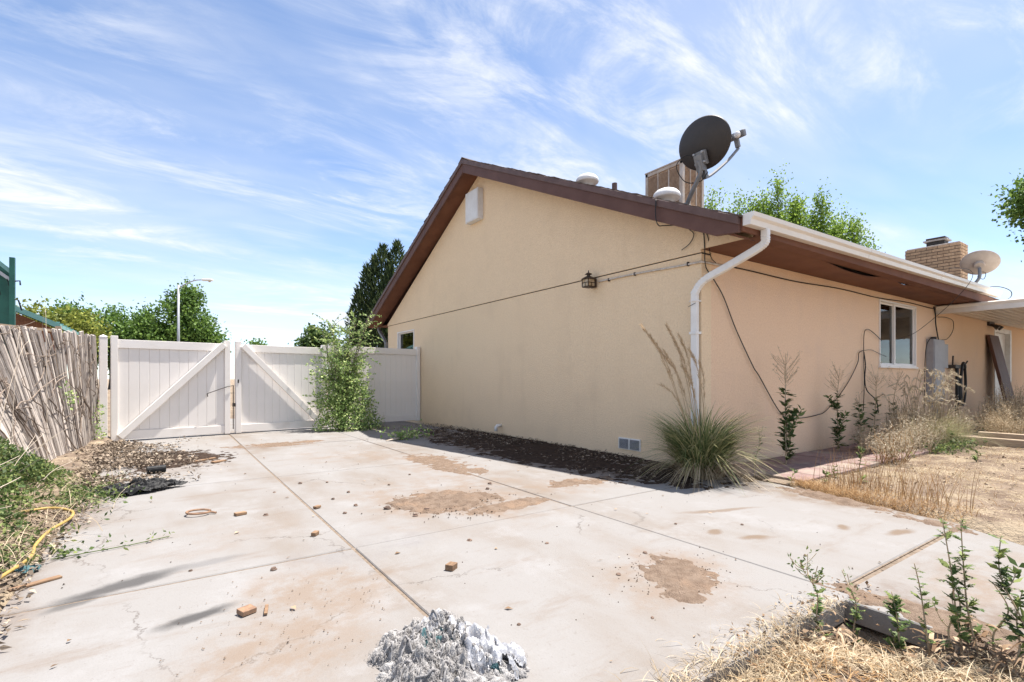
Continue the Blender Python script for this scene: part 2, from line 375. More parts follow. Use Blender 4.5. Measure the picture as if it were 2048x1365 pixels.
class MB:
    def __init__(s): s.v = []; s.f = []
    def add(s, vs, fs):
        k = len(s.v); s.v += [tuple(x) for x in vs]; s.f += [tuple(i + k for i in f) for f in fs]; return s
    def box(s, x0, x1, y0, y1, z0, z1):
        return s.add([(x0, y0, z0), (x1, y0, z0), (x1, y1, z0), (x0, y1, z0), (x0, y0, z1), (x1, y0, z1), (x1, y1, z1), (x0, y1, z1)],
                     [(0, 3, 2, 1), (4, 5, 6, 7), (0, 1, 5, 4), (1, 2, 6, 5), (2, 3, 7, 6), (3, 0, 4, 7)])
    def obox(s, c, size, M):
        a, b, d = (q / 2 for q in size); c = Vector(c)
        vs = [c + M @ Vector(p) for p in ((-a, -b, -d), (a, -b, -d), (a, b, -d), (-a, b, -d), (-a, -b, d), (a, -b, d), (a, b, d), (-a, b, d))]
        return s.add(vs, [(0, 3, 2, 1), (4, 5, 6, 7), (0, 1, 5, 4), (1, 2, 6, 5), (2, 3, 7, 6), (3, 0, 4, 7)])
    def beam(s, p, q, w, h, up=(0, 0, 1)):
        p = Vector(p); q = Vector(q); d = (q - p); ln = d.length; d.normalize()
        u = Vector(up); r = d.cross(u).normalized(); u2 = r.cross(d)
        M = Matrix((r, d, u2)).transposed()
        return s.obox((p + q) / 2, (w, ln, h), M)
    def prism(s, poly, ax, d0, d1):
        """poly 2-d points, extruded on axis ax ('x','y','z') from d0 to d1"""
        def mk(p, d): return {'x': (d, p[0], p[1]), 'y': (p[0], d, p[1]), 'z': (p[0], p[1], d)}[ax]
        n = len(poly)
        vs = [mk(p, d0) for p in poly] + [mk(p, d1) for p in poly]
        return s.add(vs, [tuple(range(n))[::-1], tuple(range(n, 2 * n))] + [(i, (i + 1) % n, (i + 1) % n + n, i + n) for i in range(n)])
    def tube(s, path, r, n=8, cap=True):
        P = [Vector(p) for p in path]; m = len(P)
        rs = [r] * m if isinstance(r, (int, float)) else list(r)
        tg = [(P[min(i + 1, m - 1)] - P[max(i - 1, 0)]).normalized() for i in range(m)]
        u = tg[0].orthogonal().normalized(); vs = []
        for i in range(m):
            u = (u - tg[i] * u.dot(tg[i])).normalized(); w = tg[i].cross(u)
            for k in range(n):
                a = 2 * math.pi * k / n
                vs.append(P[i] + (u * math.cos(a) + w * math.sin(a)) * rs[i])
        fs = [(i * n + k, i * n + (k + 1) % n, (i + 1) * n + (k + 1) % n, (i + 1) * n + k) for i in range(m - 1) for k in range(n)]
        if cap: fs += [tuple(range(n))[::-1], tuple(range((m - 1) * n, m * n))]
        return s.add(vs, fs)
    def lathe(s, prof, n, o=(0, 0, 0), M=None, sx=1.0, sy=1.0):
        o = Vector(o); M = M or Matrix.Identity(3); vs = []
        for r, z in prof:
            for k in range(n):
                a = 2 * math.pi * k / n
                vs.append(o + M @ Vector((r * sx * math.cos(a), r * sy * math.sin(a), z)))
        m = len(prof)
        fs = [(i * n + k, i * n + (k + 1) % n, (i + 1) * n + (k + 1) % n, (i + 1) * n + k) for i in range(m - 1) for k in range(n)]
        fs += [tuple(range(n))[::-1], tuple(range((m - 1) * n, m * n))]
        return s.add(vs, fs)
    def mesh(s, name, off=(0, 0, 0), smooth=False):
        me = bpy.data.meshes.new(name); o = Vector(off)
        me.from_pydata([Vector(v) - o for v in s.v], [], s.f)
        if smooth:
            for p in me.polygons: p.use_smooth = True
        me.update(); return me
    def build(s, name, m, parent=None, smooth=False, bevel=0.0, world=True):
        me = s.mesh(name, wloc(parent) if (parent is not None and world) else (0, 0, 0), smooth)
        o = link(name, me, m, parent)
        if bevel:
            b = o.modifiers.new('bevel', 'BEVEL'); b.width = bevel; b.segments = 2; b.limit_method = 'ANGLE'
        return o
def spline(pts, k=8):
    P = [Vector(p) for p in pts]; P = [P[0] * 2 - P[1]] + P + [P[-1] * 2 - P[-2]]; o = []
    for i in range(1, len(P) - 2):
        a, b, c, d = P[i - 1:i + 3]
        for j in range(k):
            t = j / k
            o.append(.5 * ((2 * b) + (c - a) * t + (2 * a - 5 * b + 4 * c - d) * t * t + (3 * b - a - 3 * c + d) * t ** 3))
    return o + [P[-2]]
def fbm(x, y, seed=0, oct=5, gain=.5):
    x = np.asarray(x, float); y = np.asarray(y, float); tot = np.zeros(np.broadcast(x, y).shape); amp = 1.; nrm = 0.
    def h(i, j): return np.modf(np.abs(np.sin(i * 127.1 + j * 311.7 + seed * 74.7) * 43758.5453))[0]
    for o in range(oct):
        xi, yi = np.floor(x), np.floor(y); fx, fy = x - xi, y - yi
        fx = fx * fx * (3 - 2 * fx); fy = fy * fy * (3 - 2 * fy)
        v = (h(xi, yi) * (1 - fx) + h(xi + 1, yi) * fx) * (1 - fy) + (h(xi, yi + 1) * (1 - fx) + h(xi + 1, yi + 1) * fx) * fy
        tot = tot + v * amp; nrm += amp; amp *= gain; x = x * 2.03 + 5.1; y = y * 2.03 + 9.7; seed += 1
    return tot / nrm
def unit(a): return a / np.maximum(np.linalg.norm(a, axis=-1, keepdims=True), 1e-9)
def rdir(n): return unit(RNG.normal(size=(n, 3)))
def leafset(P, Ln, Wd, ax=None, fold=.12, nrm=None):
    """diamond leaves: one folded quad each"""
    P = np.asarray(P, float); n = len(P)
    Ln = np.broadcast_to(np.asarray(Ln, float), (n,))[:, None]; Wd = np.broadcast_to(np.asarray(Wd, float), (n,))[:, None]
    a = rdir(n) if ax is None else unit(np.asarray(ax, float))
    nn = rdir(n) if nrm is None else nrm
    sd = unit(np.cross(a, nn)); up = np.cross(sd, a)
    V = np.stack([P, P + a * Ln * .45 + sd * Wd * .5 + up * Wd * fold, P + a * Ln, P + a * Ln * .45 - sd * Wd * .5 + up * Wd * fold], 1).reshape(-1, 3)
    return V, np.arange(4 * n).reshape(n, 4)
def blades(B, az, Ln, lean, wd, droop=.5, seg=4, tipw=.08, hk=1.0):
    """arching strips: base B, azimuth az, length Ln, lean 0..1, width wd"""
    B = np.asarray(B, float); n = len(B)
    az, Ln, lean, wd, droop = (np.broadcast_to(np.asarray(q, float), (n,)) for q in (az, Ln, lean, wd, droop))
    d = np.stack([np.cos(az), np.sin(az), np.zeros(n)], 1); sd = np.stack([-np.sin(az), np.cos(az), np.zeros(n)], 1)
    tw = RNG.uniform(-.9, .9, n); sd = sd * np.cos(tw)[:, None] + d * np.sin(tw)[:, None]
    rows = []
    for k in range(seg + 1):
        t = k / seg
        h = (lean * t + (1 - lean) * droop * hk * t * t) * Ln
        z = ((1 - .35 * lean) * t - droop * t * t * (.35 + lean * .75)) * Ln
        p = B + d * h[:, None]; p[:, 2] += z
        w = wd * (1 - (1 - tipw) * t ** 1.5)
        rows.append(np.stack([p - sd * w[:, None] / 2, p + sd * w[:, None] / 2], 1))
    V = np.stack(rows, 1).reshape(-1, 3)
    base = (np.arange(n) * (seg + 1) * 2)[:, None]
    F = np.concatenate([base + np.array([[2 * k, 2 * k + 1, 2 * k + 3, 2 * k + 2]]) for k in range(seg)])
    return V, F
def join(*sets):
    Vs = []; Fs = []; k = 0
    for V, F in sets:
        Vs.append(V); Fs.append(F + k); k += len(V)
    return np.concatenate(Vs), Fs

# ------------------------------------------------------------------ the ground
def axis(lo, hi, step, far):
    a = list(np.arange(lo, hi + 1e-6, step)); s = step; x = hi
    while x < far: s *= 1.5; x += s; a.append(x)
    s = step; x = lo
    while x > -far: s *= 1.5; x -= s; a.insert(0, x)
    return np.array(a)
gx = axis(-8.5, 12.5, .06, 450); gy = axis(-5.5, 9.5, .06, 450)
GX, GY = np.meshgrid(gx, gy, indexing='ij')
def sst(x, a, b):
    t = np.clip((x - a) / (b - a), 0, 1); return t * t * (3 - 2 * t)
def ground_z(x, y):
    x = np.asarray(x, float); y = np.asarray(y, float)
    z = np.full(np.broadcast(x, y).shape, -.13)
    nz = fbm(x * 1.4, y * 1.4, 3, 5) - .5 + .6 * (fbm(x * 5, y * 5, 7, 3) - .5)
    yard = sst(x, -.35, -.02) * sst(y, -1.0, -1.12) * (1 - sst(y, -3.0, -2.7) * 0)
    z = z + yard * (.115 + .05 * nz)
    bed = sst(x, -6.0, -6.3) * sst(y, -3.0, -1.0)
    z = z + bed * (.15 + .09 * nz + .05 * sst(y, 0, 3))
    notch = sst(x, -2.50, -2.60) * sst(y, -2.56, -2.64)
    pit = np.exp(-((x + 2.72) / .22) ** 2 - ((y + 2.78) / .20) ** 2)
    z = z + notch * (.095 - .16 * pit + .05 * nz)
    far = np.maximum(sst(np.abs(x), 14, 20), sst(np.abs(y), 10, 14))
    return z + far * .08
GZ = ground_z(GX, GY)
nx, ny = GX.shape
idx = np.arange(nx * ny).reshape(nx, ny)
F = np.stack([idx[:-1, :-1], idx[1:, :-1], idx[1:, 1:], idx[:-1, 1:]], -1).reshape(-1, 4)
tag(npmesh('ground', np.stack([GX, GY, GZ], -1).reshape(-1, 3), [F], 'earth', smooth=True), kind='structure')

# driveway: concrete slabs with sand joints
drive = bpy.data.objects.new('driveway', None); COL.objects.link(drive); tag(drive, kind='structure')
g = .009
js = MB().box(-6.05, -.34, -2.54, 11.9, -.05, -.007)
js.build('joint', 'joint_sand', drive)
js = MB().box(-2.50, -1.3, -4.8, -2.50, -.05, -.014)
js.build('joint', 'joint_sand', drive)
cols = [(-6.08, -4.40), (-4.40, -2.50), (-2.50, -.12)]
rows = [(-2.63, -.44), (-.44, 2.46), (2.46, 5.3), (5.3, 7.6), (7.6, 12.0)]
def slab(poly, zt=0.0):
    """poly counter-clockwise; slightly rounded arris"""
    c = np.mean(poly, axis=0); m = MB()
    inn = [tuple(np.array(p) + (c - np.array(p)) * (.008 / max(.01, np.linalg.norm(c - np.array(p))))) for p in poly]
    n = len(poly)
    vs = [(*p, -.105) for p in poly] + [(*p, zt - .006) for p in poly] + [(*p, zt) for p in inn]
    fs = [tuple(range(n))[::-1], tuple(range(2 * n, 3 * n))]
    for r in range(2): fs += [(r * n + i, r * n + (i + 1) % n, (r + 1) * n + (i + 1) % n, (r + 1) * n + i) for i in range(n)]
    m.add(vs, fs); return m.build('slab', 'concrete', drive)
for i, (x0, x1) in enumerate(cols):
    for j, (y0, y1) in enumerate(rows):
        zt = RNG.uniform(-.003, .003)
        a, b, c, d = x0 + g, x1 - g, y0 + g, y1 - g
        if i == 2 and j == 0:
            slab([(a, -2.54 + g), (-.42, -2.54 + g), (-.08, -.95), (-.12, d), (a, d)], zt)
        elif i == 2 and j > 0:
            slab([(a, c), (-.30, c), (-.30, d), (a, d)], zt)
        else:
            slab([(a, c), (b, c), (b, d), (a, d)], zt)
slab([(-2.58, -4.9), (-1.25, -4.9), (-.85, -3.2), (-.45, -2.56 - g), (-2.58, -2.56 - g)], -.004)

MB().box(-1.29, -.62, -2.75, -2.50, -.05, -.014).build('joint', 'joint_sand', drive)
# red paver path along the long wall
path = bpy.data.objects.new('paver_path', None); COL.objects.link(path); tag(path, kind='structure')
MB().box(.05, 10.2, -1.08, -.02, -.09, -.018).build('bedding', 'joint_sand', path)
pm = MB().box(-.2, .2, -.255, .255, -.05, 0).mesh('paver')
pm.materials.append(MATS['paver_red'])
k = 0
for i in range(25):
    for j in range(2):
        x = .28 + i * .408 + (.2 if j else 0)
        if x > 10: continue
        o = bpy.data.objects.new('paver', pm); COL.objects.link(o); o.parent = path
        o.location = (x, -.30 - j * .52, .012 + RNG.uniform(-.006, .006)); o.rotation_euler = (RNG.uniform(-.012, .012), RNG.uniform(-.012, .012), RNG.uniform(-.01, .01))
        bm_ = o.modifiers.new('bevel', 'BEVEL'); bm_.width = .008; bm_.segments = 2

# ------------------------------------------------------------------ the house
RS = .46                      # roof rise per metre
YE, YR, YF = -.73, 5.33, 11.39
def rz(y): return 2.84 + RS * (min(y, 2 * YR - y) - YE)
XE = 13.6
house = thing('house', (0, 0, 0), 'tan stucco house with brown gable roof trim and white rain gutter', 'house')
# gable wall: lower part, upper part standing proud above the seam
Hs = 2.655
def top(y): return rz(y) - .28
yw = 10.62
gw = MB()
def slabx(poly, x0, x1): gw.prism(poly, 'x', x0, x1)
W0, W1, WZ0, WZ1 = 8.69, 9.85, 1.35, 2.42
slabx([(0, -.2), (W0, -.2), (W0, Hs), (0, Hs)], 0, .2)
slabx([(W0, -.2), (W1, -.2), (W1, WZ0), (W0, WZ0)], 0, .2)
slabx([(W0, WZ1), (W1, WZ1), (W1, Hs), (W0, Hs)], 0, .2)
slabx([(W1, -.2), (yw, -.2), (yw, Hs), (W1, Hs)], 0, .2)
gw.build('wall', 'stucco', house)
MB().prism([(-.66, 2.705), (0, 2.705), (.0, Hs + .014), (yw, Hs + .014), (yw, 2.72), (YR, top(YR) + .05), (-.66, 2.735)], 'x', -.014, .19).build('gable_wall', 'stucco', house)
MB().box(.006, .18, .0, yw, Hs - .004, Hs + .018).build('seam', 'dark_metal', house)
# long wall with window opening
X0, X1, Z0, Z1 = 5.34, 7.17, 1.345, 2.57
lw = MB()
lw.box(.2, X0, 0, .2, -.2, 2.70).box(X0, X1, 0, .2, -.2, Z0).box(X0, X1, 0, .2, Z1, 2.70).box(X1, 13.0, 0, .2, -.2, 2.70)
lw.box(14.75, 20, 0, .2, -.2, 2.70).box(13.0, 14.75, 0, .2, 2.5, 2.70)
lw.build('wall', 'stucco_long', house)
MB().box(.2, 20, yw - .2, yw, -.2, 2.7).box(19.8, 20, .2, yw - .2, -.2, 2.7).build('wall', 'stucco', house)
MB().prism([(0, 2.69), (yw, 2.69), (YR, top(YR) + .15)], 'x', 19.9, 20.05).build('gable_wall', 'stucco', house)
# roof deck and shingles
roof = MB().prism([(YE, rz(YE)), (YR, rz(YR)), (YF, rz(YF)), (YF, rz(YF) - .06), (YR, rz(YR) - .07), (YE, rz(YE) - .06)], 'x', -.37, 20.3).build('roof', 'brown_paint', house)
sl_ = math.hypot(YR - YE, rz(YR) - rz(YE)); uy, uz = (YR - YE) / sl_, (rz(YR) - rz(YE)) / sl_
V = []; F = []; k = 0
nc = int(sl_ / .142)
for side in (1, -1):
    for i in range(nc + 1):
        s0 = i * .142 - .02; s1 = s0 + .17
        x = -.42 - (.15 if i % 2 else 0)
        while x < 14 + (6 if side == 1 else 0):
            w = .30; t0 = .020 + RNG.uniform(-.004, .007); a0 = max(x, -.42 + RNG.uniform(-.012, .012)); a1 = x + w - .006
            x += w
            if a1 - a0 < .03: continue
            pts = []
            for (s, t) in ((s0, t0), (s1, .006), (s1, .001), (s0, .001)):
                s_ = min(s, sl_ + .01); y = YE + uy * s_ - uz * t; z = rz(YE) + uz * s_ + uy * t
                if side == -1: y = 2 * YR - y
                pts.append((y, z))
            for xx in (a0, a1):
                for p in pts: V.append((xx, p[0], p[1]))
            F += [(k, k + 4, k + 5, k + 1), (k + 3, k + 7, k + 4, k), (k, k + 1, k + 2, k + 3), (k + 4, k + 7, k + 6, k + 5)]
            k += 8
tag(npmesh('shingle', V, [F], 'shingle', roof), kind='stuff')
MB().prism([(YR - .16, rz(YR) - .045), (YR, rz(YR) + .05), (YR + .16, rz(YR) - .045), (YR, rz(YR) + .02)], 'x', -.42, 20.3).build('ridge_cap', 'shingle', roof)
# rake fascia: a deep board with a proud trim band above, on both slopes
def rake(y0, y1, a, b, x0, x1, name, m):
    MB().prism([(y0, rz(y0) - a), (y1, rz(y1) - a), (y1, rz(y1) - b), (y0, rz(y0) - b)], 'x', x0, x1).build(name, m, house, bevel=.006)
MB().prism([(YE, rz(YE) - .075), (YR - .002, rz(YR) - .075), (YR - .002, rz(YR) - .27), (YE + .28, rz(YE + .28) - .27), (YE + .02, 2.675), (YE, 2.675)], 'x', -.40, -.362).build('rake_board', 'brown_paint', house, bevel=.005)
MB().prism([(YF, rz(YF) - .075), (YR + .002, rz(YR) - .075), (YR + .002, rz(YR) - .27), (YF - .28, rz(YF - .28) - .27), (YF - .02, 2.675), (YF, 2.675)], 'x', -.40, -.362).build('rake_board', 'brown_paint', house, bevel=.005)
rake(YE, YR - .002, -.004, .085, -.425, -.360, 'rake_trim', 'trim_paint')
rake(YR + .002, YF, -.004, .085, -.425, -.360, 'rake_trim', 'trim_paint')
# rake soffit (underside of the overhang)
MB().prism([(YE + .06, rz(YE + .06) - .215), (YR, rz(YR) - .225), (YF - .06, rz(YF - .06) - .215), (YF - .06, rz(YF - .06) - .195), (YR, rz(YR) - .205), (YE + .06, rz(YE + .06) - .195)], 'x', -.361, .02).build('rake_soffit', 'soffit_paint', house)
# eave soffit along the long wall: sagging inner strip leaves a dark gap
def eave(y0, y1, name='eave_soffit'):
    MB().box(.19, XE, y0, y1, 2.70, 2.715).build(name, 'soffit_paint', house)
ys = -.56
xs = np.linspace(.0, XE, 160)
def sag(x):
    return .055 * math.exp(-((x - 2.9) / .75) ** 4) * (0.5 + .5 * math.cos((x - 3.2) * .8)) + .022 * math.exp(-((x - 4.75) / .28) ** 4)
V = []; F = []
for i, x in enumerate(xs):
    V += [(x, -.004, 2.703), (x, -.30, 2.703 - sag(x) * .35), (x, ys, 2.703 - sag(x)), (x, ys, 2.711 - sag(x)), (x, -.004, 2.711)]
    if i:
        a = (i - 1) * 5; b = i * 5
        F += [(a, a + 1, b + 1, b), (a + 1, a + 2, b + 2, b + 1), (a + 2, a + 3, b + 3, b + 2)]
npmesh('eave_soffit', V, [F], 'soffit_paint', house)
MB().box(0, XE, -.72, ys - .002, 2.704, 2.716).build('eave_soffit', 'soffit_paint', house)
MB().box(-.36, 20, -.752, -.722, 2.69, 2.835).build('eave_fascia', 'soffit_paint', house, bevel=.004)
MB().box(-.36, 20, YF - .03, YF, 2.69, 2.835).build('eave_fascia', 'brown_paint', house)
MB().box(.0, 20, yw, YF - .03, 2.70, 2.715).build('eave_soffit', 'soffit_paint', house)
# gutter: K profile, falling towards the near downspout
prof = [(-.754, .0), (-.754, -.125), (-.835, -.125), (-.845, -.07), (-.872, -.045), (-.878, .0), (-.866, .004), (-.862, -.04), (-.836, -.062), (-.826, -.117), (-.762, -.117), (-.762, .0)]
n = len(prof)
xa, xb = -.36, 9.35
za, zb = 2.868, 2.985
V = [(xa, y, za + z) for y, z in prof] + [(xb, y, zb + z) for y, z in prof]
gut = MB().add(V, [(i, (i + 1) % n, (i + 1) % n + n, i + n) for i in range(n)] + [tuple(range(n, 2 * n))]).build('gutter', 'gutter_paint', house)
MB().prism([(y, za + z) for y, z in prof[:6]], 'x', xa - .006, xa + .002).build('end_cap', 'white_paint', gut)
MB().prism([(y, zb + z) for y, z in prof[:6]], 'x', xb - .002, xb + .006).build('end_cap', 'white_paint', gut)
for x in (2.6, 5.6):
    zz = za + (zb - za) * (x - xa) / (xb - xa)
    MB().prism([(y * 1.0 - .0025 if y < -.8 else y, zz + z - .0025) for y, z in prof[:6]], 'x', x, x + .03).build('seam_band', 'gutter_paint', gut)
# downspout swept with a corrugated rectangular section
def downspout(pts, w, d, name, m, side=(0, 1, 0), ribs=()):
    P = spline(pts, 10); vs = []; nn = len(P)
    sec = [(-1, -.8), (-.8, -1), (.8, -1), (1, -.8), (1, .8), (.8, 1), (-.8, 1), (-1, .8)]
    u = Vector(side)
    for i in range(nn):
        tg = (P[min(i + 1, nn - 1)] - P[max(0, i - 1)]).normalized()
        u = (u - tg * u.dot(tg)).normalized(); v = tg.cross(u)
        curv = (P[min(i + 1, nn - 1)] - P[i]).normalized().angle((P[i] - P[max(0, i - 1)]).normalized(), 0) if 0 < i < nn - 1 else 0
        k = 1 - (.10 if (curv > .03 and i % 2) else 0)
        vs += [P[i] + u * (a * w / 2 * k) + v * (b * d / 2 * k) for a, b in sec]
    s8 = 8
    fs = [(i * s8 + k, i * s8 + (k + 1) % s8, (i + 1) * s8 + (k + 1) % s8, (i + 1) * s8 + k) for i in range(nn - 1) for k in range(s8)]
    fs += [tuple(range(s8))[::-1], tuple(range((nn - 1) * s8, nn * s8))]
    return MB().add(vs, fs).build(name, m, house)
A = Vector((-.02, -.80, 2.60)); B_ = Vector((-.055, .03, 2.25))
ds = downspout([(-.02, -.81, 2.745), (-.02, -.81, 2.68), A, A.lerp(B_, .14) + Vector((0, 0, -.012)), A.lerp(B_, .5), A.lerp(B_, .88) + Vector((0, 0, .012)), (-.062, .045, 2.17), (-.062, .05, 2.08), (-.062, .05, 1.2), (-.062, .05, .05)], .062, .082, 'downspout', 'white_paint', side=(1, 0, 0))
MB().box(-.107, -.004, .0, .100, 1.66, 1.69).build('strap', 'white_paint', ds)
MB().box(-.107, -.004, .0, .100, 2.06, 2.075).build('strap', 'rusty_white', ds)
MB().tube([(-.12, .10, 2.0), (-.118, .0, 2.035)], .004, 5).build('scratch_wire', 'dark_metal', ds)
# far downspout under the far eave
downspout([(-.05, 11.3, 2.76), (-.05, 11.28, 2.62), (-.04, 11.15, 2.5), (-.04, 10.85, 2.3), (-.04, 10.7, 2.15), (-.04, 10.68, 2.0), (-.04, 10.68, .1)], .08, .08, 'downspout', 'grey_metal', side=(1, 0, 0))
MB().prism([(YF, 2.86), (YF, 2.73), (YF + .09, 2.73), (YF + .12, 2.80), (YF + .12, 2.86)], 'x', -.36, 12).build('gutter', 'gutter_paint', house)
# white vent box high on the gable
vb = MB().box(-.15, -.014, 5.14, 5.66, 4.42, 5.06).build('gable_vent', 'box_white', house, bevel=.008)
MB().box(-.158, -.151, 5.16, 5.64, 4.44, 5.04).build('cover', 'box_white', vb, bevel=.003)
# windows
def window(wall, a0, a1, z0, z1, leafs, curtains=True):
    """wall 'y': in the y=0 wall along x; wall 'x': in the x=0 wall along y"""
    def bx(m, u0, u1, d0, d1, w0, w1):
        return m.box(u0, u1, d0, d1, w0, w1) if wall == 'y' else m.box(d0, d1, u0, u1, w0, w1)
    f = MB(); t = .03
    bx(f, a0, a1, -.022, .10, z0, z0 + t); bx(f, a0, a1, -.022, .10, z1 - t, z1)
    bx(f, a0, a0 + t, -.02, .10, z0 + t, z1 - t); bx(f, a1 - t, a1, -.02, .10, z0 + t, z1 - t)
    w = f.build('window', 'white_vinyl', house)
    bx(MB(), a0 - .03, a1 + .03, -.045, -.001, z0 - .035, z0 - .002).build('sill', 'white_vinyl', w, bevel=.004)
    n = len(leafs) - 1
    for i in range(n):
        u0 = a0 + t + (a1 - a0 - 2 * t) * leafs[i]; u1 = a0 + t + (a1 - a0 - 2 * t) * leafs[i + 1]
        dd = .02 + .03 * (1 - i % 2); s = MB(); q = .028
        ov = .02 if i % 2 else 0
        bx(s, u0 - ov, u1, dd, dd + .028, z0 + t, z0 + t + q); bx(s, u0 - ov, u1, dd, dd + .028, z1 - t - q, z1 - t)
        bx(s, u0 - ov, u0 + q, dd, dd + .028, z0 + t + q, z1 - t - q); bx(s, u1 - q, u1, dd, dd + .028, z0 + t + q, z1 - t - q)
        s.build('sash', 'white_vinyl', w)
        bx(MB(), u0 + q, u1 - q, dd + .012, dd + .017, z0 + t + q, z1 - t - q).build('pane', 'window_glass', w)
    # room behind
    r = MB(); D = 1.6
    bx(r, a0 - .4, a1 + .4, D, D + .05, z0 - .9, z1 + .1); bx(r, a0 - .45, a0 - .4, .2, D, z0 - .9, z1 + .1); bx(r, a1 + .4, a1 + .45, .2, D, z0 - .9, z1 + .1)
    bx(r, a0 - .4, a1 + .4, .2, D, z0 - .95, z0 - .9); bx(r, a0 - .4, a1 + .4, .2, D, z1 + .1, z1 + .15)
    r.build('room', 'room_dark', w)
    if curtains:
        for (c0, c1) in ((a0 + .30, a0 + .62), (a1 - .85, a1 - .12)):
            us = np.linspace(c0, c1, 40); dp = .19 + .03 * np.sin((us - c0) * 42) + .012 * np.sin((us - c0) * 97)
            lo = np.stack([us, dp, np.full(40, z0 + .04)], 1); hi = np.stack([us, dp, np.full(40, z1 - .03)], 1)
            i = np.arange(39); FF = np.stack([i, i + 1, i + 41, i + 40], 1)
            npmesh('curtain', np.concatenate([lo, hi]), [FF], 'curtain', w, smooth=True)
    return w
window('y', X0, X1, Z0, Z1, (0, .45, 1))
window('x', W0, W1, WZ0, WZ1, (0, 1), False)
# foundation vent and pipe stub on the gable wall
fv = MB().box(-.012, -.001, .955, 1.365, .10, .265).build('crawl_vent', 'white_paint', house)
for i in range(9):
    z = .118 + i * .0155
    MB().obox((-.018, 1.06, z), (.004, .17, .014), Euler((0, .6, 0)).to_matrix()).obox((-.018, 1.26, z), (.004, .17, .014), Euler((0, .6, 0)).to_matrix()).build('louver', 'grey_metal', fv)
MB().tube([(-.001, 4.48, .19), (-.10, 4.48, .185), (-.125, 4.48, .16), (-.13, 4.48, .08)], .032, 12).build('drain_stub', 'white_paint', house, smooth=True)
# back door niche beyond the wall
dn = MB().box(13.0, 13.12, -.01, .2, -.1, 2.5).box(14.63, 14.75, -.01, .2, -.1, 2.5).box(13.12, 14.63, .0, .2, 2.38, 2.5).build('door_frame', 'white_paint', house)
dr = MB().box(13.12, 14.63, .10, .14, .0, 2.38).build('door', 'white_paint', house)
MB().box(13.3, 13.75, .085, .099, 1.3, 2.15).build('pane', 'window_glass', dr)
# chimney: bricks on a mortar core
CX0, CX1, CY0, CY1, CZ = 12.0, 12.62, .45, 1.68, 4.76
ch = MB().box(CX0 + .012, CX1 - .012, CY0 + .012, CY1 - .012, 2.9, CZ - .01).build('chimney', 'mortar', house)
bm1 = MB().box(-.045, .045, -.117, .117, -.0345, .0345).mesh('brick'); bm1.materials.append(MATS['brick_tan'])
bm2 = MB().box(-.117, .117, -.045, .045, -.0345, .0345).mesh('brick'); bm2.materials.append(MATS['brick_tan'])
def brick(me, x, y, z, sc=None):
    o = bpy.data.objects.new('brick', me); COL.objects.link(o); o.parent = ch
    o.location = (x, y, z); o.scale = sc or (1, 1, 1)
for c in range(19):
    z = CZ - .043 - c * .085
    if z < rz(CY0) - .1: break
    st = .123 if c % 2 else 0
    y = CY0 + st
    L_ = CY1 - CY0
    ysx = [CY0 + .0615 + .0 if c % 2 else None]
    n5 = 5
    for i in range(n5 + (1 if c % 2 else 0)):
        if c % 2:
            if i == 0: brick(bm1, CX0 + .045, CY0 + .0595, z, (1, .5, 1)); continue
            if i == n5: brick(bm1, CX0 + .045, CY1 - .0595, z, (1, .5, 1)); continue
            brick(bm1, CX0 + .045, CY0 + .123 + (i - .5) * .246, z)
        else:
            brick(bm1, CX0 + .045, CY0 + .123 + i * .246, z)
    for i in range(2):
        brick(bm2, CX0 + .10 + .135 + i * .26, CY0 + .045, z)
    if c % 2 == 0: brick(bm2, CX1 - .03, CY0 + .045, z, (.2, 1, 1))
MB().box(CX0 + .03, CX1 - .03, CY0 + .03, CY1 - .03, CZ - .01, CZ + .03).build('crown', 'concrete_cap', ch, bevel=.01)
fl = MB().box(CX0 + .15, CX1 - .15, .83, 1.23, CZ + .03, CZ + .16).build('flue', 'dark_metal', ch)
MB().box(CX0 + .10, CX1 - .10, .77, 1.29, CZ + .16, CZ + .20).build('flue_rim', 'concrete_cap', ch)
MB().box(CX0 + .14, CX1 - .14, .82, 1.24, CZ + .20, CZ + .26).build('flue_cap', 'bronze', ch)
# roof vents and pipe
for (x, y) in ((.55, 2.62), (.55, .955)):
    zz = rz(y)
    v_ = MB().lathe([(.11, -.05), (.11, .10), (.185, .10), (.195, .115), (.195, .145), (.18, .18), (.145, .215), (.09, .24), (.03, .25)], 28, (x, y, zz + .0)).build('vent_cap', 'vent_white', roof, smooth=True)
MB().tube([(.85, 2.27, 4.1), (.85, 2.27, 4.43)], .045, 14).build('vent_pipe', 'trim_paint', roof)
# patio cover along the far part of the wall
pc = MB().box(8.40, 17.5, -4.2, -.02, 2.60, 2.64).build('patio_cover', 'gutter_paint', house)
MB().prism([(8.28, 2.50), (8.36, 2.50), (8.40, 2.56), (8.40, 2.66), (8.30, 2.68), (8.28, 2.66), (8.30, 2.60)], 'y', -4.25, -.03).build('edge_trim', 'gutter_paint', pc)
for i in range(28):
    y = -.15 - i * .145
    MB().box(8.41, 17.5, y - .012, y + .012, 2.585, 2.599).build('rib', 'gutter_paint', pc)
MB().box(16.9, 17.0, -4.1, -4.0, -.1, 2.6).build('post', 'white_paint', pc)

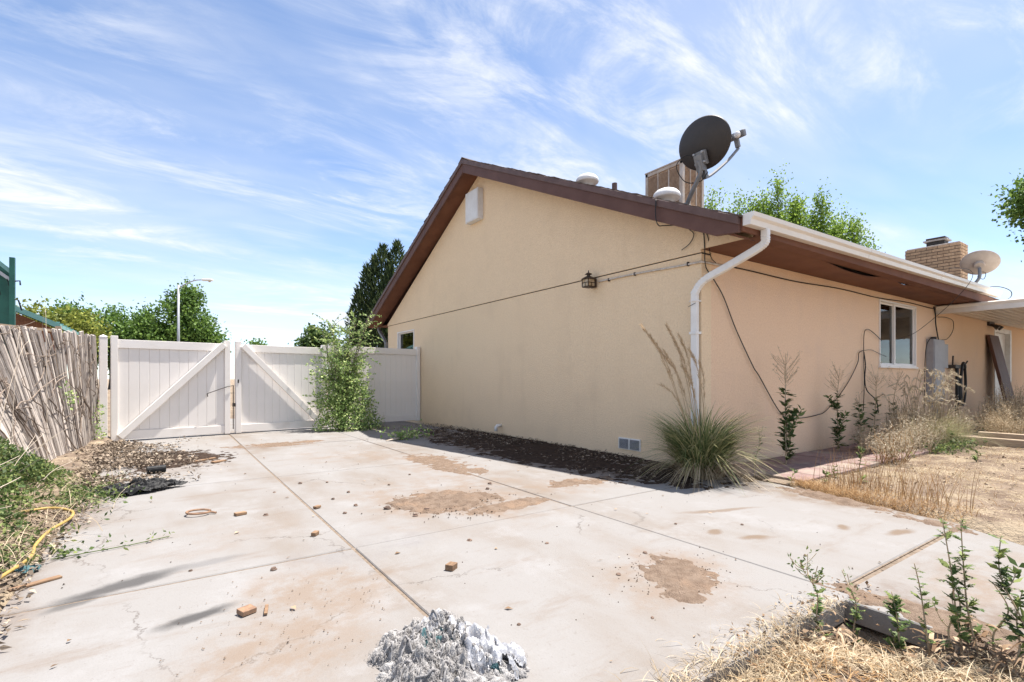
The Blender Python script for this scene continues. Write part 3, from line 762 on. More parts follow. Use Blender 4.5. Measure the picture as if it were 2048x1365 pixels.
# ------------------------------------------------------------------ things fixed to the house
# wall lantern
ln = thing('wall_lantern', (-.02, 1.86, 2.50), 'small bronze wall lantern with amber panes on the gable wall', 'lantern')
lx, ly = -.17, 1.86
MB().box(-.05, -.014, 1.79, 1.93, 2.50, 2.68).build('back_plate', 'bronze', ln, bevel=.01)
MB().beam((-.05, ly, 2.64), (lx, ly, 2.68), .025, .025).build('arm', 'bronze', ln)
fr_ = MB(); q = .085
for sx in (-1, 1):
    for sy in (-1, 1):
        fr_.beam((lx + sx * q, ly + sy * q, 2.505), (lx + sx * q, ly + sy * q, 2.66), .014, .014, up=(1, 0, 0))
for z in (2.51, 2.585, 2.655):
    for sg in (-1, 1):
        fr_.box(lx - q, lx + q, ly + sg * q - .006, ly + sg * q + .006, z - .006, z + .006).box(lx + sg * q - .006, lx + sg * q + .006, ly - q, ly + q, z - .006, z + .006)
for sg in (-1, 1):
    fr_.box(lx + sg * q - .005, lx + sg * q + .005, ly - .005, ly + .005, 2.51, 2.585).box(lx - .005, lx + .005, ly + sg * q - .005, ly + sg * q + .005, 2.51, 2.585)
fr_.build('cage', 'bronze', ln)
for sg in (-1, 1):
    MB().box(lx - q + .008, lx + q - .008, ly + sg * (q - .004) - .002, ly + sg * (q - .004) + .002, 2.515, 2.65).build('pane', 'amber_glass', ln)
    MB().box(lx + sg * (q - .004) - .002, lx + sg * (q - .004) + .002, ly - q + .008, ly + q - .008, 2.515, 2.65).build('pane', 'amber_glass', ln)
MB().lathe([(.155, 2.655), (.15, 2.665), (.05, 2.715), (.035, 2.72), (.035, 2.745), (.075, 2.752), (.07, 2.76), (.012, 2.79), (.008, 2.83)], 6, (lx, ly, 0)).build('roof_cap', 'bronze', ln)
MB().box(lx - q, lx + q, ly - q, ly + q, 2.497, 2.504).build('base', 'bronze', ln)
ln.scale = (.78, .78, .78)
# conduit, gable side and round the corner
def cable(name, pts, r, m, label, cat='cable', k=8, n=6):
    o = MB().tube(spline(pts, k), r, n).build(name, m, smooth=True)
    return tag(o, label, cat)
cd = thing('conduit', (-.02, 1.6, 2.58), 'pale thin conduit running from the wall lantern to the house corner', 'conduit')
MB().tube(spline([(-.018, 1.76, 2.585), (-.018, 1.6, 2.585), (-.018, 1.0, 2.578), (-.018, .3, 2.553), (-.02, .06, 2.548), (.01, -.022, 2.545), (.4, -.02, 2.552)], 6), .0125, 8).build('pipe', 'conduit_grey', cd, smooth=True)
for y in (1.55, 1.05, .18):
    MB().box(-.034, -.001, y - .008, y + .008, 2.555 - (.025 if y < .5 else 0), 2.60 - (.02 if y < .5 else 0)).build('clip', 'dark_metal', cd)
# cables
xs = np.linspace(.25, 8.25, 30)
cable('cable', [(x, -.016, 2.545 + .010 * x + .012 * math.sin(x * 2.1)) for x in xs], 0.0083, 'copper_black', 'long black cable stapled under the brown soffit of the long wall')
cable('cable', [(-.435, .34, 3.33), (-.45, .33, 3.1), (-.43, .30, 3.0), (-.36, .26, 3.0), (-.06, .12, 3.02), (-.03, -.03, 2.93), (-.025, -.06, 2.75), (.04, -.03, 2.5), (.20, -.03, 2.36), (.42, -.03, 2.15), (.70, -.03, 1.75), (1.10, -.03, 1.28), (1.25, -.03, 1.15), (1.85, -.03, .60), (2.3, -.03, .525), (2.9, -.03, .545), (3.25, -.03, .62), (3.9, -.03, .98), (4.35, -.03, 1.36), (4.42, -.03, 1.55), (4.58, -.03, 1.60)], 0.0067, 'black_rubber', 'black cable drooping from the roof edge across the long wall to the window junction', n=6)
cable('cable', [(-.016, -.06, 2.93), (-.02, -.11, 2.8), (.10, -.06, 2.62), (.28, -.02, 2.56)], 0.0053, 'black_rubber', 'short black cable dropping from the roof trim to the corner conduit')
cable('cable', [(-.03, .16, 2.99), (-.04, .08, 2.9), (-.04, .14, 2.80), (-.05, .25, 2.74)], 0.0053, 'black_rubber', 'loose black cable end dangling below the rake board')
cable('cable', [(4.60, -.03, .55), (4.62, -.035, 1.0), (4.6, -.035, 1.55), (4.62, -.035, 1.9), (4.75, -.04, 1.98), (5.0, -.04, 1.93), (5.36, -.03, 1.82)], 0.0060, 'black_rubber', 'black cable rising from the weeds and bending into the window edge')
cable('cable', [(4.58, -.03, 1.60), (4.9, -.04, 1.62), (5.3, -.035, 1.56), (5.6, -.03, 1.52)], 0.0045, 'black_rubber', 'thin black cable crossing from the junction to the lower window pane')
cable('cable', [(4.62, -.03, 1.58), (4.66, -.04, 1.35), (4.63, -.04, 1.1), (4.7, -.05, .9), (5.0, -.08, .72), (5.1, -.08, .5)], 0.0090, 'black_rubber', 'thick black cable hanging from the junction into the dry grass')
cable('cable', [(5.9, -.86, 3.06), (6.6, -.98, 3.08), (6.75, -.95, 2.9), (6.6, -.7, 2.5), (6.25, -.3, 2.0), (6.0, -.06, 1.85)], 0.0045, 'black_rubber', 'thin wire looping over the gutter and down across the window')
cable('cable', [(8.2, -.02, 2.66), (8.26, -.03, 2.5), (8.24, -.04, 2.3), (8.32, -.05, 2.05), (8.35, -.06, 1.94)], 0.0120, 'black_rubber', 'thick black cable dropping into the top of the grey meter box')
cable('cable', [(8.4, -.03, 2.45), (8.9, -.05, 2.47), (9.35, -.05, 2.42), (9.3, -.06, 2.2), (8.9, -.07, 2.0), (8.5, -.07, 1.95)], 0.0067, 'black_rubber', 'looping black cable under the patio cover above the meter box')
cable('cable', [(9.1, -.5, 3.05), (9.5, -.75, 3.12), (9.62, -.95, 3.0), (9.5, -.92, 2.82), (9.0, -.6, 2.70), (8.4, -.1, 2.69)], 0.0075, 'black_rubber', 'black cable hooked over the far end of the gutter')
cable('cable', [(7.62, -.02, .3), (7.60, -.03, 1.2), (7.62, -.05, 1.75), (7.72, -.08, 1.93), (7.95, -.06, 1.97), (8.2, -.05, 1.97)], 0.0075, 'black_rubber', 'black cable arching down beside the left of the meter box')
# electric meter box
mb_ = thing('meter_box', (8.1, -.07, 0), 'tall grey electrical meter box on the long wall', 'meter box')
MB().box(7.78, 8.45, -.135, -.002, .62, 1.94).build('cabinet', 'panel_grey', mb_, bevel=.008)
MB().box(7.80, 8.43, -.145, -.136, .66, 1.90).build('door', 'panel_grey', mb_, bevel=.004)
MB().box(8.455, 8.75, -.12, -.002, 1.34, 1.86).build('side_box', 'panel_grey', mb_, bevel=.006)
MB().tube([(7.95, -.06, -.02), (7.95, -.06, .62)], .04, 10).build('riser', 'panel_grey', mb_)
MB().tube([(8.25, -.06, -.02), (8.25, -.06, .62)], .03, 10).build('riser', 'panel_grey', mb_)
MB().tube([(8.05, -.06, 1.94), (8.05, -.06, 2.0)], .05, 10).build('hub', 'dark_metal', mb_)
MB().box(7.6, 7.9, -.14, -.004, .02, .35).build('lower_box', 'timber_grey', mb_)
# hose hanger
hh = thing('hose_hanger', (9.5, -.06, .9), 'black wall hook with a looped dark hose beside the meter box', 'hose')
MB().box(9.1, 9.9, -.16, -.002, 1.34, 1.42).tube([(9.12, -.10, 1.40), (9.08, -.12, 1.62)], .018, 6).tube([(9.88, -.12, 1.40), (10.0, -.15, 1.52)], .018, 6).build('bracket', 'dark_metal', hh, bevel=.006)
MB().tube(spline([(9.35, -.12, 1.40), (9.32, -.13, .9), (9.34, -.12, .3)], 8), .035, 8).build('hose', 'black_rubber', hh, smooth=True)
MB().tube(spline([(9.5, -.16, .6), (9.48, -.16, 1.1), (9.55, -.17, 1.43), (9.72, -.16, 1.42), (9.85, -.15, 1.0), (9.75, -.15, .6), (9.55, -.15, .5), (9.42, -.15, .7), (9.45, -.16, 1.2)], 8), .028, 8).build('hose_loop', 'black_rubber', hh, smooth=True)
# flood light under the patio cover
fl_ = thing('flood_light', (12.5, -.05, 2.55), 'small black twin flood light under the patio cover', 'light')
MB().box(12.3, 12.8, -.05, -.002, 2.50, 2.60).build('base', 'dark_metal', fl_)
for x in (12.4, 12.7):
    MB().tube([(x, -.05, 2.53), (x, -.14, 2.48), (x, -.20, 2.42)], [.02, .05, .065], 10).build('lamp_head', 'dark_metal', fl_)
# leaning board and rail by the back door
lb = thing('leaning_board', (12.5, -.55, 0), 'dark brown wooden board leaning against the wall under the patio cover', 'board')
MB().obox((12.55, -.27, 1.13), (.85, .07, 2.26), Euler((rad(-11), 0, 0)).to_matrix()).build('plank', 'brown_board', lb, bevel=.006)
rl = thing('hand_rail', (12.6, -1.2, 0), 'pale metal hand rail beside the back door', 'railing')
rr = MB().tube([(12.4, -.95, -.05), (12.4, -.95, .98)], .022, 8)
rr.build('post', 'galvanised', rl)
MB().tube([(12.4, -.95, .98), (12.4, -2.6, .98)], .022, 8).build('rail', 'galvanised', rl)
for y in (-1.3, -1.65, -2.0, -2.35):
    MB().tube([(12.4, y, .0), (12.4, y, .97)], .012, 6).build('baluster', 'galvanised', rl)

# evaporative cooler on the roof
ec = thing('rooftop_cooler', (3.35, 2.95, 4.5), 'beige louvred evaporative cooler box standing on the roof', 'cooler')
x0, x1, y0, y1, z0, z1 = 3.02, 3.72, 2.52, 3.46, 4.45, 5.47
MB().box(x0 + .03, x1 - .03, y0 + .03, y1 - .03, z0, z1 - .02).build('core', 'louver_tan', ec)
for (a, b) in ((x0, y0), (x0, y1 - .06), (x1 - .06, y0), (x1 - .06, y1 - .06)): MB().box(a, a + .06, b, b + .06, z0, z1).build('corner_post', 'cooler_tan', ec)
MB().box(x0 - .012, x1 + .012, y0 - .012, y1 + .012, z1, z1 + .03).box(x0 + .0, x1, y0 + .0, y1, z1 - .07, z1 - .001).build('lid', 'cooler_tan', ec, bevel=.006)
MB().box(x0 - .004, x1 + .004, y0 - .004, y1 + .004, z0, z0 + .16).build('pan', 'cooler_tan', ec)
for i in range(3):
    a = y0 + .07 + i * .272
    pl = MB().box(x0 + .006, x0 + .03, a - .012, a + .012, z0 + .16, z1 - .07).build('panel_frame', 'cooler_tan', ec)
    s = MB(); z = z0 + .19
    while z < z1 - .09:
        s.obox((x0 + .02, a + .135, z), (.006, .235, .024), Euler((0, .7, 0)).to_matrix()); z += .026
    tag(s.build('slat', 'louver_tan', ec), kind='stuff')
    a = x0 + .07 + i * .195
    MB().box(a - .01, a + .01, y0 + .006, y0 + .03, z0 + .16, z1 - .07).build('panel_frame', 'cooler_tan', ec)
    s = MB(); z = z0 + .19
    while z < z1 - .09:
        s.obox((a + .098, y0 + .02, z), (.165, .006, .024), Euler((-.7, 0, 0)).to_matrix()); z += .026
    tag(s.build('slat', 'louver_tan', ec), kind='stuff')
MB().box(x0 + .1, x1 - .1, y0 + .2, y1 - .2, 4.1, z0).box(x1 - .12, x1 - .08, y0 + .01, y0 + .05, 4.1, z0).box(x0 + .08, x0 + .12, y0 + .01, y0 + .05, 4.1, z0).build('curb', 'cooler_tan', ec)

# satellite dishes
def frame_of(fdir):
    f = Vector(fdir).normalized(); r = f.cross(Vector((0, 0, 1))).normalized(); u = r.cross(f)
    return Matrix((r, u, f)).transposed(), r, u, f
def bowl(c, M, a, b, depth, m, parent, n=48, name='reflector'):
    pr = [(0.02, 0), (.3, depth * .09), (.55, depth * .30), (.8, depth * .64), (.97, depth * .94), (1.0, depth), (1.01, depth - .006), (.98, depth * .92 - .014), (.8, depth * .64 - .014), (.55, depth * .3 - .014), (.3, depth * .09 - .014), (.02, -.014)]
    return MB().lathe(pr, n, c, M, a, b).build(name, m, parent, smooth=True)
d1 = thing('satellite_dish', (.12, .26, 3.30), 'dark grey satellite dish with twin feed heads above the near eave', 'satellite dish', 'satellite dishes on the roof')
M1, r1, u1, f1 = frame_of((.94, -.05, .33))
c1 = Vector((.06, .04, 4.03))
bowl(c1 - f1 * .03, M1, .375, .305, .085, 'dish_dark', d1)
back = c1 - f1 * .045 - u1 * .17
MB().obox(back - f1 * .03, (.17, .17, .05), M1).obox(back - f1 * .07 - u1 * .05, (.10, .20, .06), M1).build('bracket', 'grey_metal', d1, bevel=.008)
bl = MB()
for a, b in ((-.06, .07), (.06, .07), (-.06, -.05), (.06, -.05)):
    bl.lathe([(.014, 0), (.014, .02), (.004, .024)], 8, back + r1 * a + u1 * b - f1 * .055, M1 @ Matrix.Rotation(math.pi, 3, 'X'))
bl.build('bolt', 'galvanised', d1)
b0 = Vector((.10, .30, 3.33))
MB().tube(spline([b0, b0.lerp(back - f1 * .09 - u1 * .16, .5), back - f1 * .09 - u1 * .16, back - f1 * .08 - u1 * .02], 8), .028, 12).build('mast', 'grey_metal', d1, smooth=True)
MB().obox(b0 - Vector((0, 0, .02)), (.16, .26, .02), Euler((math.atan(RS), 0, 0)).to_matrix()).lathe([(.05, -.03), (.05, .04)], 12, b0, Euler((0, math.pi / 2, 0)).to_matrix()).build('foot', 'grey_metal', d1, bevel=.004)
e0 = back - u1 * .16 - f1 * .02
feed = c1 + f1 * .74 - u1 * .0
arm_end = feed - u1 * .13
MB().tube(spline([e0 + u1 * .02, e0 - u1 * .07 + f1 * .05, e0.lerp(arm_end, .6) - u1 * .06, arm_end], 6), .019, 8).obox(e0 - u1 * .01, (.06, .16, .05), M1).build('feed_arm', 'grey_metal', d1)
MB().obox(feed - u1 * .05, (.06, .14, .05), M1).obox(feed + r1 * 0 + u1 * .03, (.26, .085, .07), M1).build('feed_body', 'grey_metal', d1, bevel=.012)
for a in (-.07, .06):
    MB().lathe([(.036, 0), (.042, .03), (.036, .055), (.015, .065)], 16, feed + r1 * a + u1 * .03 - f1 * .03, M1 @ Matrix.Rotation(math.pi, 3, 'X')).build('feed_horn', 'vent_white', d1, smooth=True)
MB().tube(spline([back - f1 * .06 - r1 * .05 + u1 * .04, back - f1 * .10 - r1 * .16 + u1 * .10, back - f1 * .12 - r1 * .30 + u1 * .02, back - f1 * .12 - r1 * .22 - u1 * .2, back - f1 * .1 - r1 * .02 - u1 * .26, back - f1 * .03 + r1 * .06 - u1 * .18], 8), .006, 6).build('lead', 'black_rubber', d1, smooth=True)
d2 = thing('satellite_dish', (9.75, -.2, 3.08), 'beige satellite dish in front of the brick chimney', 'satellite dish', 'satellite dishes on the roof')
M2, r2, u2, f2 = frame_of((.72, .12, .62))
c2 = Vector((9.97, -.37, 3.74))
bowl(c2, M2, .345, .32, .07, 'dish_beige', d2)
b2 = Vector((9.72, -.19, 3.12))
MB().tube(spline([b2, b2 + Vector((.1, -.09, .12)), c2 - f2 * .16 - Vector((0, 0, .22)), c2 - f2 * .10 - Vector((0, 0, .03))], 8), .032, 10).build('mast', 'grey_metal', d2, smooth=True)
MB().lathe([(.09, -.09), (.10, -.04), (.10, -.014)], 16, c2, M2).build('mount_ring', 'dish_beige', d2)
MB().box(9.64, 9.80, -.27, -.11, 3.05, 3.12).build('foot', 'dark_metal', d2)
MB().tube(spline([c2 - f2 * .14 - Vector((0, 0, .10)), c2 - Vector((0, .10, .22)), c2 - Vector((.05, .08, .36)), c2 - Vector((.05, -.02, .30)), c2 - f2 * .15 - Vector((0, 0, .14))], 8), .007, 6).build('lead', 'black_rubber', d2, smooth=True)

# ------------------------------------------------------------------ gate and fences
GD = Vector((6.2, .90, 0)).normalized(); GA = math.atan2(GD.y, GD.x)
GO = Vector((-6.2, 7.42, 0))
pm_ = MB().box(-.0735, .0735, -.012, .012, 0, 1).mesh('plank'); pm_.materials.append(MATS['white_vinyl'])
def gate_panel(name, u0, u1, label, cat, group, brace, z0=.035, z1=1.80, stile=(True, True), sh=1.86):
    """white tongue and groove panel between u0 and u1 along the gate line"""
    r = thing(name, GO + GD * u0, label, cat, group, GA); w = u1 - u0
    a, b = 0, w
    if stile[0]: MB().box(0, .10, -.055, .055, z0 - .02, sh).build('stile', 'white_vinyl', r, bevel=.006, world=False); a = .10
    if stile[1]: MB().box(w - .10, w, -.055, .055, z0 - .02, sh).build('stile', 'white_vinyl', r, bevel=.006, world=False); b = w - .10
    MB().box(a, b, -.036, .036, z1 - .15, z1).build('rail', 'white_vinyl', r, bevel=.005, world=False)
    MB().box(a, b, -.036, .036, z0, z0 + .15).build('rail', 'white_vinyl', r, bevel=.005, world=False)
    n = max(1, round((b - a) / .15)); pw = (b - a) / n
    for i in range(n):
        o = bpy.data.objects.new('plank', pm_); COL.objects.link(o); o.parent = r
        o.location = (a + (i + .5) * pw, RNG.uniform(-.001, .001), z0 + .15); o.scale = ((pw - .0012) / .147, 1, z1 - z0 - .30)
        bv = o.modifiers.new('bevel', 'BEVEL'); bv.width = .005; bv.segments = 1
    if brace:
        lo, hi = ((a + .02, z0 + .05), (b - .02, z1 - .02)) if brace > 0 else ((b - .02, z0 + .05), (a + .02, z1 - .02))
        MB().beam((lo[0], -.072, lo[1]), (hi[0], -.072, hi[1]), .07, .11, up=(0, 0, 1)).build('brace', 'white_vinyl', r, bevel=.005, world=False)
    return r
gl_ = gate_panel('gate_leaf', -.03, 1.83, 'left white vinyl gate leaf beside the grey wooden fence', 'gate', 'white vinyl driveway gate', 1)
gr_ = gate_panel('gate_leaf', 1.93, 3.78, 'right white vinyl gate leaf partly hidden by the green sapling', 'gate', 'white vinyl driveway gate', -1)
gf_ = gate_panel('fence_panel', 3.84, 6.235, 'white vinyl fence panel in shade between sapling and house wall', 'fence', None, 0, z0=.04, z1=1.86, sh=1.93)
MB().tube([(1.45, -.09, .82), (1.66, -.085, .90), (1.80, -.08, .95), (1.90, -.075, .97)], .008, 6).tube([(1.45, -.09, .82), (1.46, -.09, .76)], .008, 6).build('latch_rod', 'dark_metal', gl_, world=False)
MB().tube([(-.04, -.02, .10), (-.04, -.02, .98)], .009, 6).box(-.06, -.01, -.06, -.03, .55, .62).build('drop_rod', 'dark_metal', gr_, world=False)
MB().box(.03, .055, -.062, -.054, 1.02, 1.09).build('latch_plate', 'dark_metal', gr_, world=False)
p0 = thing('gate_post', GO + GD * -.13, 'white vinyl post between the wooden fence and the left gate leaf', 'post', None, GA)
MB().box(-.055, .055, -.055, .055, -.1, 1.84).build('shaft', 'white_vinyl', p0, bevel=.006, world=False)
MB().add([(-.06, -.06, 1.84), (.06, -.06, 1.84), (.06, .06, 1.84), (-.06, .06, 1.84), (0, 0, 1.875)], [(0, 1, 4), (1, 2, 4), (2, 3, 4), (3, 0, 4), (3, 2, 1, 0)]).build('cap', 'white_vinyl', p0, world=False)

# weathered stockade fence, leaning outward more and more towards the viewer
wf = thing('picket_fence', (-6.55, 4.6, 0), 'weathered grey wooden picket fence leaning outward by the gate', 'fence')
variants = []
for k in range(5):
    m = MB(); w = (.062, .05, .078, .058, .044)[k]; hh_ = (1.80, 1.78, 1.81, 1.79, 1.77)[k]
    zz = np.linspace(-.12, hh_, 7); vs = []
    for i, z in enumerate(zz):
        j = RNG.uniform(-.006, .006, 2); ww = w * (1 - .06 * RNG.random())
        top_ = (RNG.uniform(-.012, .012) if i == 6 else 0)
        for (a, b) in ((-1, -.5), (-.4, -1), (.4, -1), (1, -.5), (1, .6), (-1, .6)):
            vs.append((b * .017 + j[0], a * ww / 2 + j[1], z + top_ * a))
    fs = [(i * 6 + q, i * 6 + (q + 1) % 6, (i + 1) * 6 + (q + 1) % 6, (i + 1) * 6 + q) for i in range(6) for q in range(6)] + [(0, 1, 2, 3, 4, 5), tuple(range(36, 42))[::-1]]
    m.add(vs, fs); me = m.mesh('picket'); me.materials.append(MATS['picket_wood']); variants.append(me)
y = 7.32
while y > 1.6:
    lean = np.clip(.03 + .20 * (7.05 - y), .03, .8) + RNG.uniform(-.02, .02)
    o = bpy.data.objects.new('picket', variants[RNG.integers(5)]); COL.objects.link(o); o.parent = wf
    xb = -6.40 - .11 * (7.3 - y) + RNG.uniform(-.03, .02)
    o.location = Vector((xb, y, .0)) - wf.location
    o.rotation_euler = (RNG.uniform(-.015, .015), -math.asin(min(.8, lean / 1.8)), RNG.uniform(-.25, .25) + math.pi * 0)
    o.scale = (1, 1, (1.03 - .012 * (7.3 - y)) * RNG.uniform(.985, 1.015))
    y -= RNG.uniform(.024, .040)
for zr in (.4, 1.5):
    pts = [(-6.47 - .11 * (7.3 - yy) - np.clip(.03 + .20 * (7.05 - yy), .03, .8) * zr / 1.8, yy, zr) for yy in (7.3, 6, 5, 4, 3, 2)]
    MB().tube(pts, .035, 4).build('rail', 'picket_wood', wf)
# dry vine over the fence
vn = thing('dry_vine', (-6.6, 5.5, 0), 'tangle of dark leafless vine twigs climbing the wooden fence', 'vine')
m = MB(); m2 = MB()
def fence_pt(yy, zz, off=.04):
    ln_ = float(np.clip(.03 + .20 * (7.05 - yy), .03, .8))
    return Vector((-6.40 - .11 * (7.3 - yy) - ln_ * zz / 1.8 + off, yy, zz))
for i in range(70):
    yy = RNG.uniform(2.5, 7.2); zz = RNG.uniform(0, .6) if i < 30 else RNG.uniform(.7, 1.75)
    pts = []; dy = RNG.normal(0, .06); dz = RNG.uniform(.08, .16) if i < 30 else RNG.normal(0, .06)
    for k in range(RNG.integers(7, 13)):
        pts.append(fence_pt(yy, zz, .035 + abs(RNG.normal(0, .02))))
        dy += RNG.normal(0, .05); dz += RNG.normal(0, .03); yy += dy * .6; zz += dz * .8
        if zz > 1.9 or zz < -.02: break
    if len(pts) > 2: m.tube(spline(pts, 3), np.linspace(.009, .003, len(spline(pts, 3))), 5)
m.build('twig', 'twig_grey', vn)
P = []
for i in range(160):
    yy, zz = (RNG.uniform(6.9, 7.25), RNG.uniform(.05, .75)) if i < 110 else (RNG.normal(6.0, .08), RNG.normal(.85, .10))
    P.append(fence_pt(yy, zz, RNG.uniform(.03, .14)))
npmesh('leaf', *[q if i == 0 else [q] for i, q in enumerate(leafset(np.array(P), RNG.uniform(.03, .06, 160), .03))], 'leaf_shrub', vn)
dv = thing('dry_canes', (-6.9, 3.5, 0), 'long pale dry canes arching over the top of the wooden fence', 'plant')
for i in range(15):
    y0_ = RNG.uniform(1.4, 5.2); b = Vector((-6.75 + RNG.uniform(-.1, .3), y0_, .05))
    dx, dy, hz = RNG.uniform(-.9, .3), RNG.uniform(.2, 1.9), RNG.uniform(.7, 2.1)
    if i < 12: b = fence_pt(y0_ + .3, RNG.uniform(1.3, 1.7), .1); hz = RNG.uniform(.1, .55)
    pts = [b, b + Vector((dx * .2, dy * .25, hz * .55)), b + Vector((dx * .5, dy * .6, hz * .95)), b + Vector((dx, dy, hz * RNG.uniform(.7, 1.05)))]
    sp = spline(pts, 5); MB().tube(sp, np.linspace(.0034, .0012, len(sp)), 5).build('cane', 'twig_pale', dv, smooth=True)

# ------------------------------------------------------------------ beyond the fence
tr_ = thing('wooden_trellis', (-7.2, 10.0, 0), 'old grey post and rail frame showing above the wooden fence', 'trellis')
ta, tb, tc_ = Vector((-8.15, 9.3, 0)), Vector((-7.25, 9.95, 0)), Vector((-7.0, 10.4, 0))
for q, h in ((ta, 2.15), (tb, 2.18), (tc_, 2.05)):
    MB().box(q.x - .045, q.x + .045, q.y - .045, q.y + .045, -.1, h).build('post', 'timber_grey', tr_)
MB().beam(ta + Vector((0, 0, 2.12)), tb + Vector((0, 0, 2.08)), .04, .05).build('rail', 'timber_grey', tr_)
MB().beam(tb + Vector((0, 0, 1.95)), tc_ + Vector((0, 0, 1.93)), .03, .035).build('rail', 'timber_grey', tr_)
# green canopy shed
sh = thing('canopy_shed', (-11, 17, 0), 'dark green tarp covered shed behind the wooden fence', 'shed')
SX = -8.95
MB().add([(SX, 15.6, -.1), (SX, 15.6, 4.02), (SX - 2.2, 15.9, 6.2), (SX - 6, 16.2, 6.2), (SX - 6, 16.2, -.1)], [(0, 1, 2, 3, 4)]).add([(SX, 15.6, -.1), (SX, 15.6, 4.02), (SX - 1.9, 20, 4.02), (SX - 1.9, 20, -.1)], [(0, 1, 2, 3)]).add([(SX, 15.6, 4.02), (SX - 2.2, 15.9, 6.2), (SX - 4.1, 20.3, 6.2), (SX - 1.9, 20, 4.02)], [(0, 1, 2, 3)]).build('tarp', 'tarp_green', sh)
MB().beam((SX + .01, 15.52, 4.02), (SX - 2.2, 15.82, 6.2), .06, .10).build('edge_rail', 'roof_teal', sh)
MB().beam((SX + .01, 15.5, 3.80), (SX - 2.2, 15.8, 5.6), .05, .08).build('edge_rail', 'galvanised', sh)
MB().box(SX - .05, SX + .06, 15.42, 15.53, -.1, 4.45).build('post', 'tarp_green', sh)
for i, (dx, dz) in enumerate(((.10, 0), (.35, .2), (.6, .42))):
    MB().beam((SX - dx, 15.50, 3.85 + dz), (SX - dx + .12, 15.50, 3.2 + dz), .05, .012).build('strap', 'black_rubber', sh)
MB().tube([(SX + .05, 15.45, 3.8), (SX + .16, 15.45, 3.82), (SX + .17, 15.45, 3.7)], .02, 6).tube([(SX + .05, 15.45, 3.3), (SX + .13, 15.45, 3.28), (SX + .2, 15.45, 3.0)], .02, 6).build('hook', 'black_rubber', sh)
# neighbour house
nh = thing('neighbour_house', (-14, 27, -.35), 'brick neighbour house with pale teal metal roof beyond the fence', 'house')
MB().box(-18.4, -9.75, 23.6, 31, -.1, 3.05).build('wall', 'far_brick', nh)
MB().prism([(-18.4, 3.05), (-9.75, 3.05), (-14.08, 5.15)], 'y', 23.61, 30.9).build('gable_wall', 'far_brick', nh)
nr = MB().prism([(-9.0, 2.96), (-14.08, 5.42), (-19.1, 2.96), (-19.1, 2.80), (-14.08, 5.22), (-9.0, 2.80)], 'y', 22.9, 31.5).build('roof', 'roof_teal', nh)
MB().prism([(-8.93, 2.93), (-14.08, 5.40), (-14.08, 5.18), (-8.93, 2.72)], 'y', 22.84, 22.895).build('fascia', 'roof_teal', nh)
for i in range(9):
    MB().box(-9.1 + .02, -9.0 + .03, 23 + i * .9, 23.06 + i * .9, 2.97, 3.02).build('seam', 'roof_teal', nr)
MB().box(-9.74, -9.70, 25, 26.4, 1.1, 2.3).build('window', 'white_paint', nh)
nh.location.z = 0.0
# street lamp
lp = thing('street_lamp', (-4.7, 44.3, 0), 'tall grey cobra head street lamp rising behind the gate', 'street lamp')
MB().tube([(-4.7, 44.3, -.1), (-4.7, 44.3, 8.55)], [.12, .075], 12).build('pole', 'galvanised', lp, smooth=True)
MB().tube(spline([(-4.7, 44.3, 8.3), (-4.2, 43.95, 8.65), (-3.6, 43.55, 8.93), (-3.1, 43.2, 8.98)], 6), .045, 8).build('arm', 'galvanised', lp, smooth=True)
hd = Vector((.82, -.57, 0))
MB().beam(Vector((-3.15, 43.23, 8.97)), Vector((-2.45, 42.75, 8.95)), .28, .16).build('lamp_head', 'lamp_head', lp, bevel=.06)
MB().lathe([(.10, 0), (.09, -.06), (.03, -.09)], 12, (-2.65, 42.9, 8.88)).build('lens', 'amber_glass', lp)

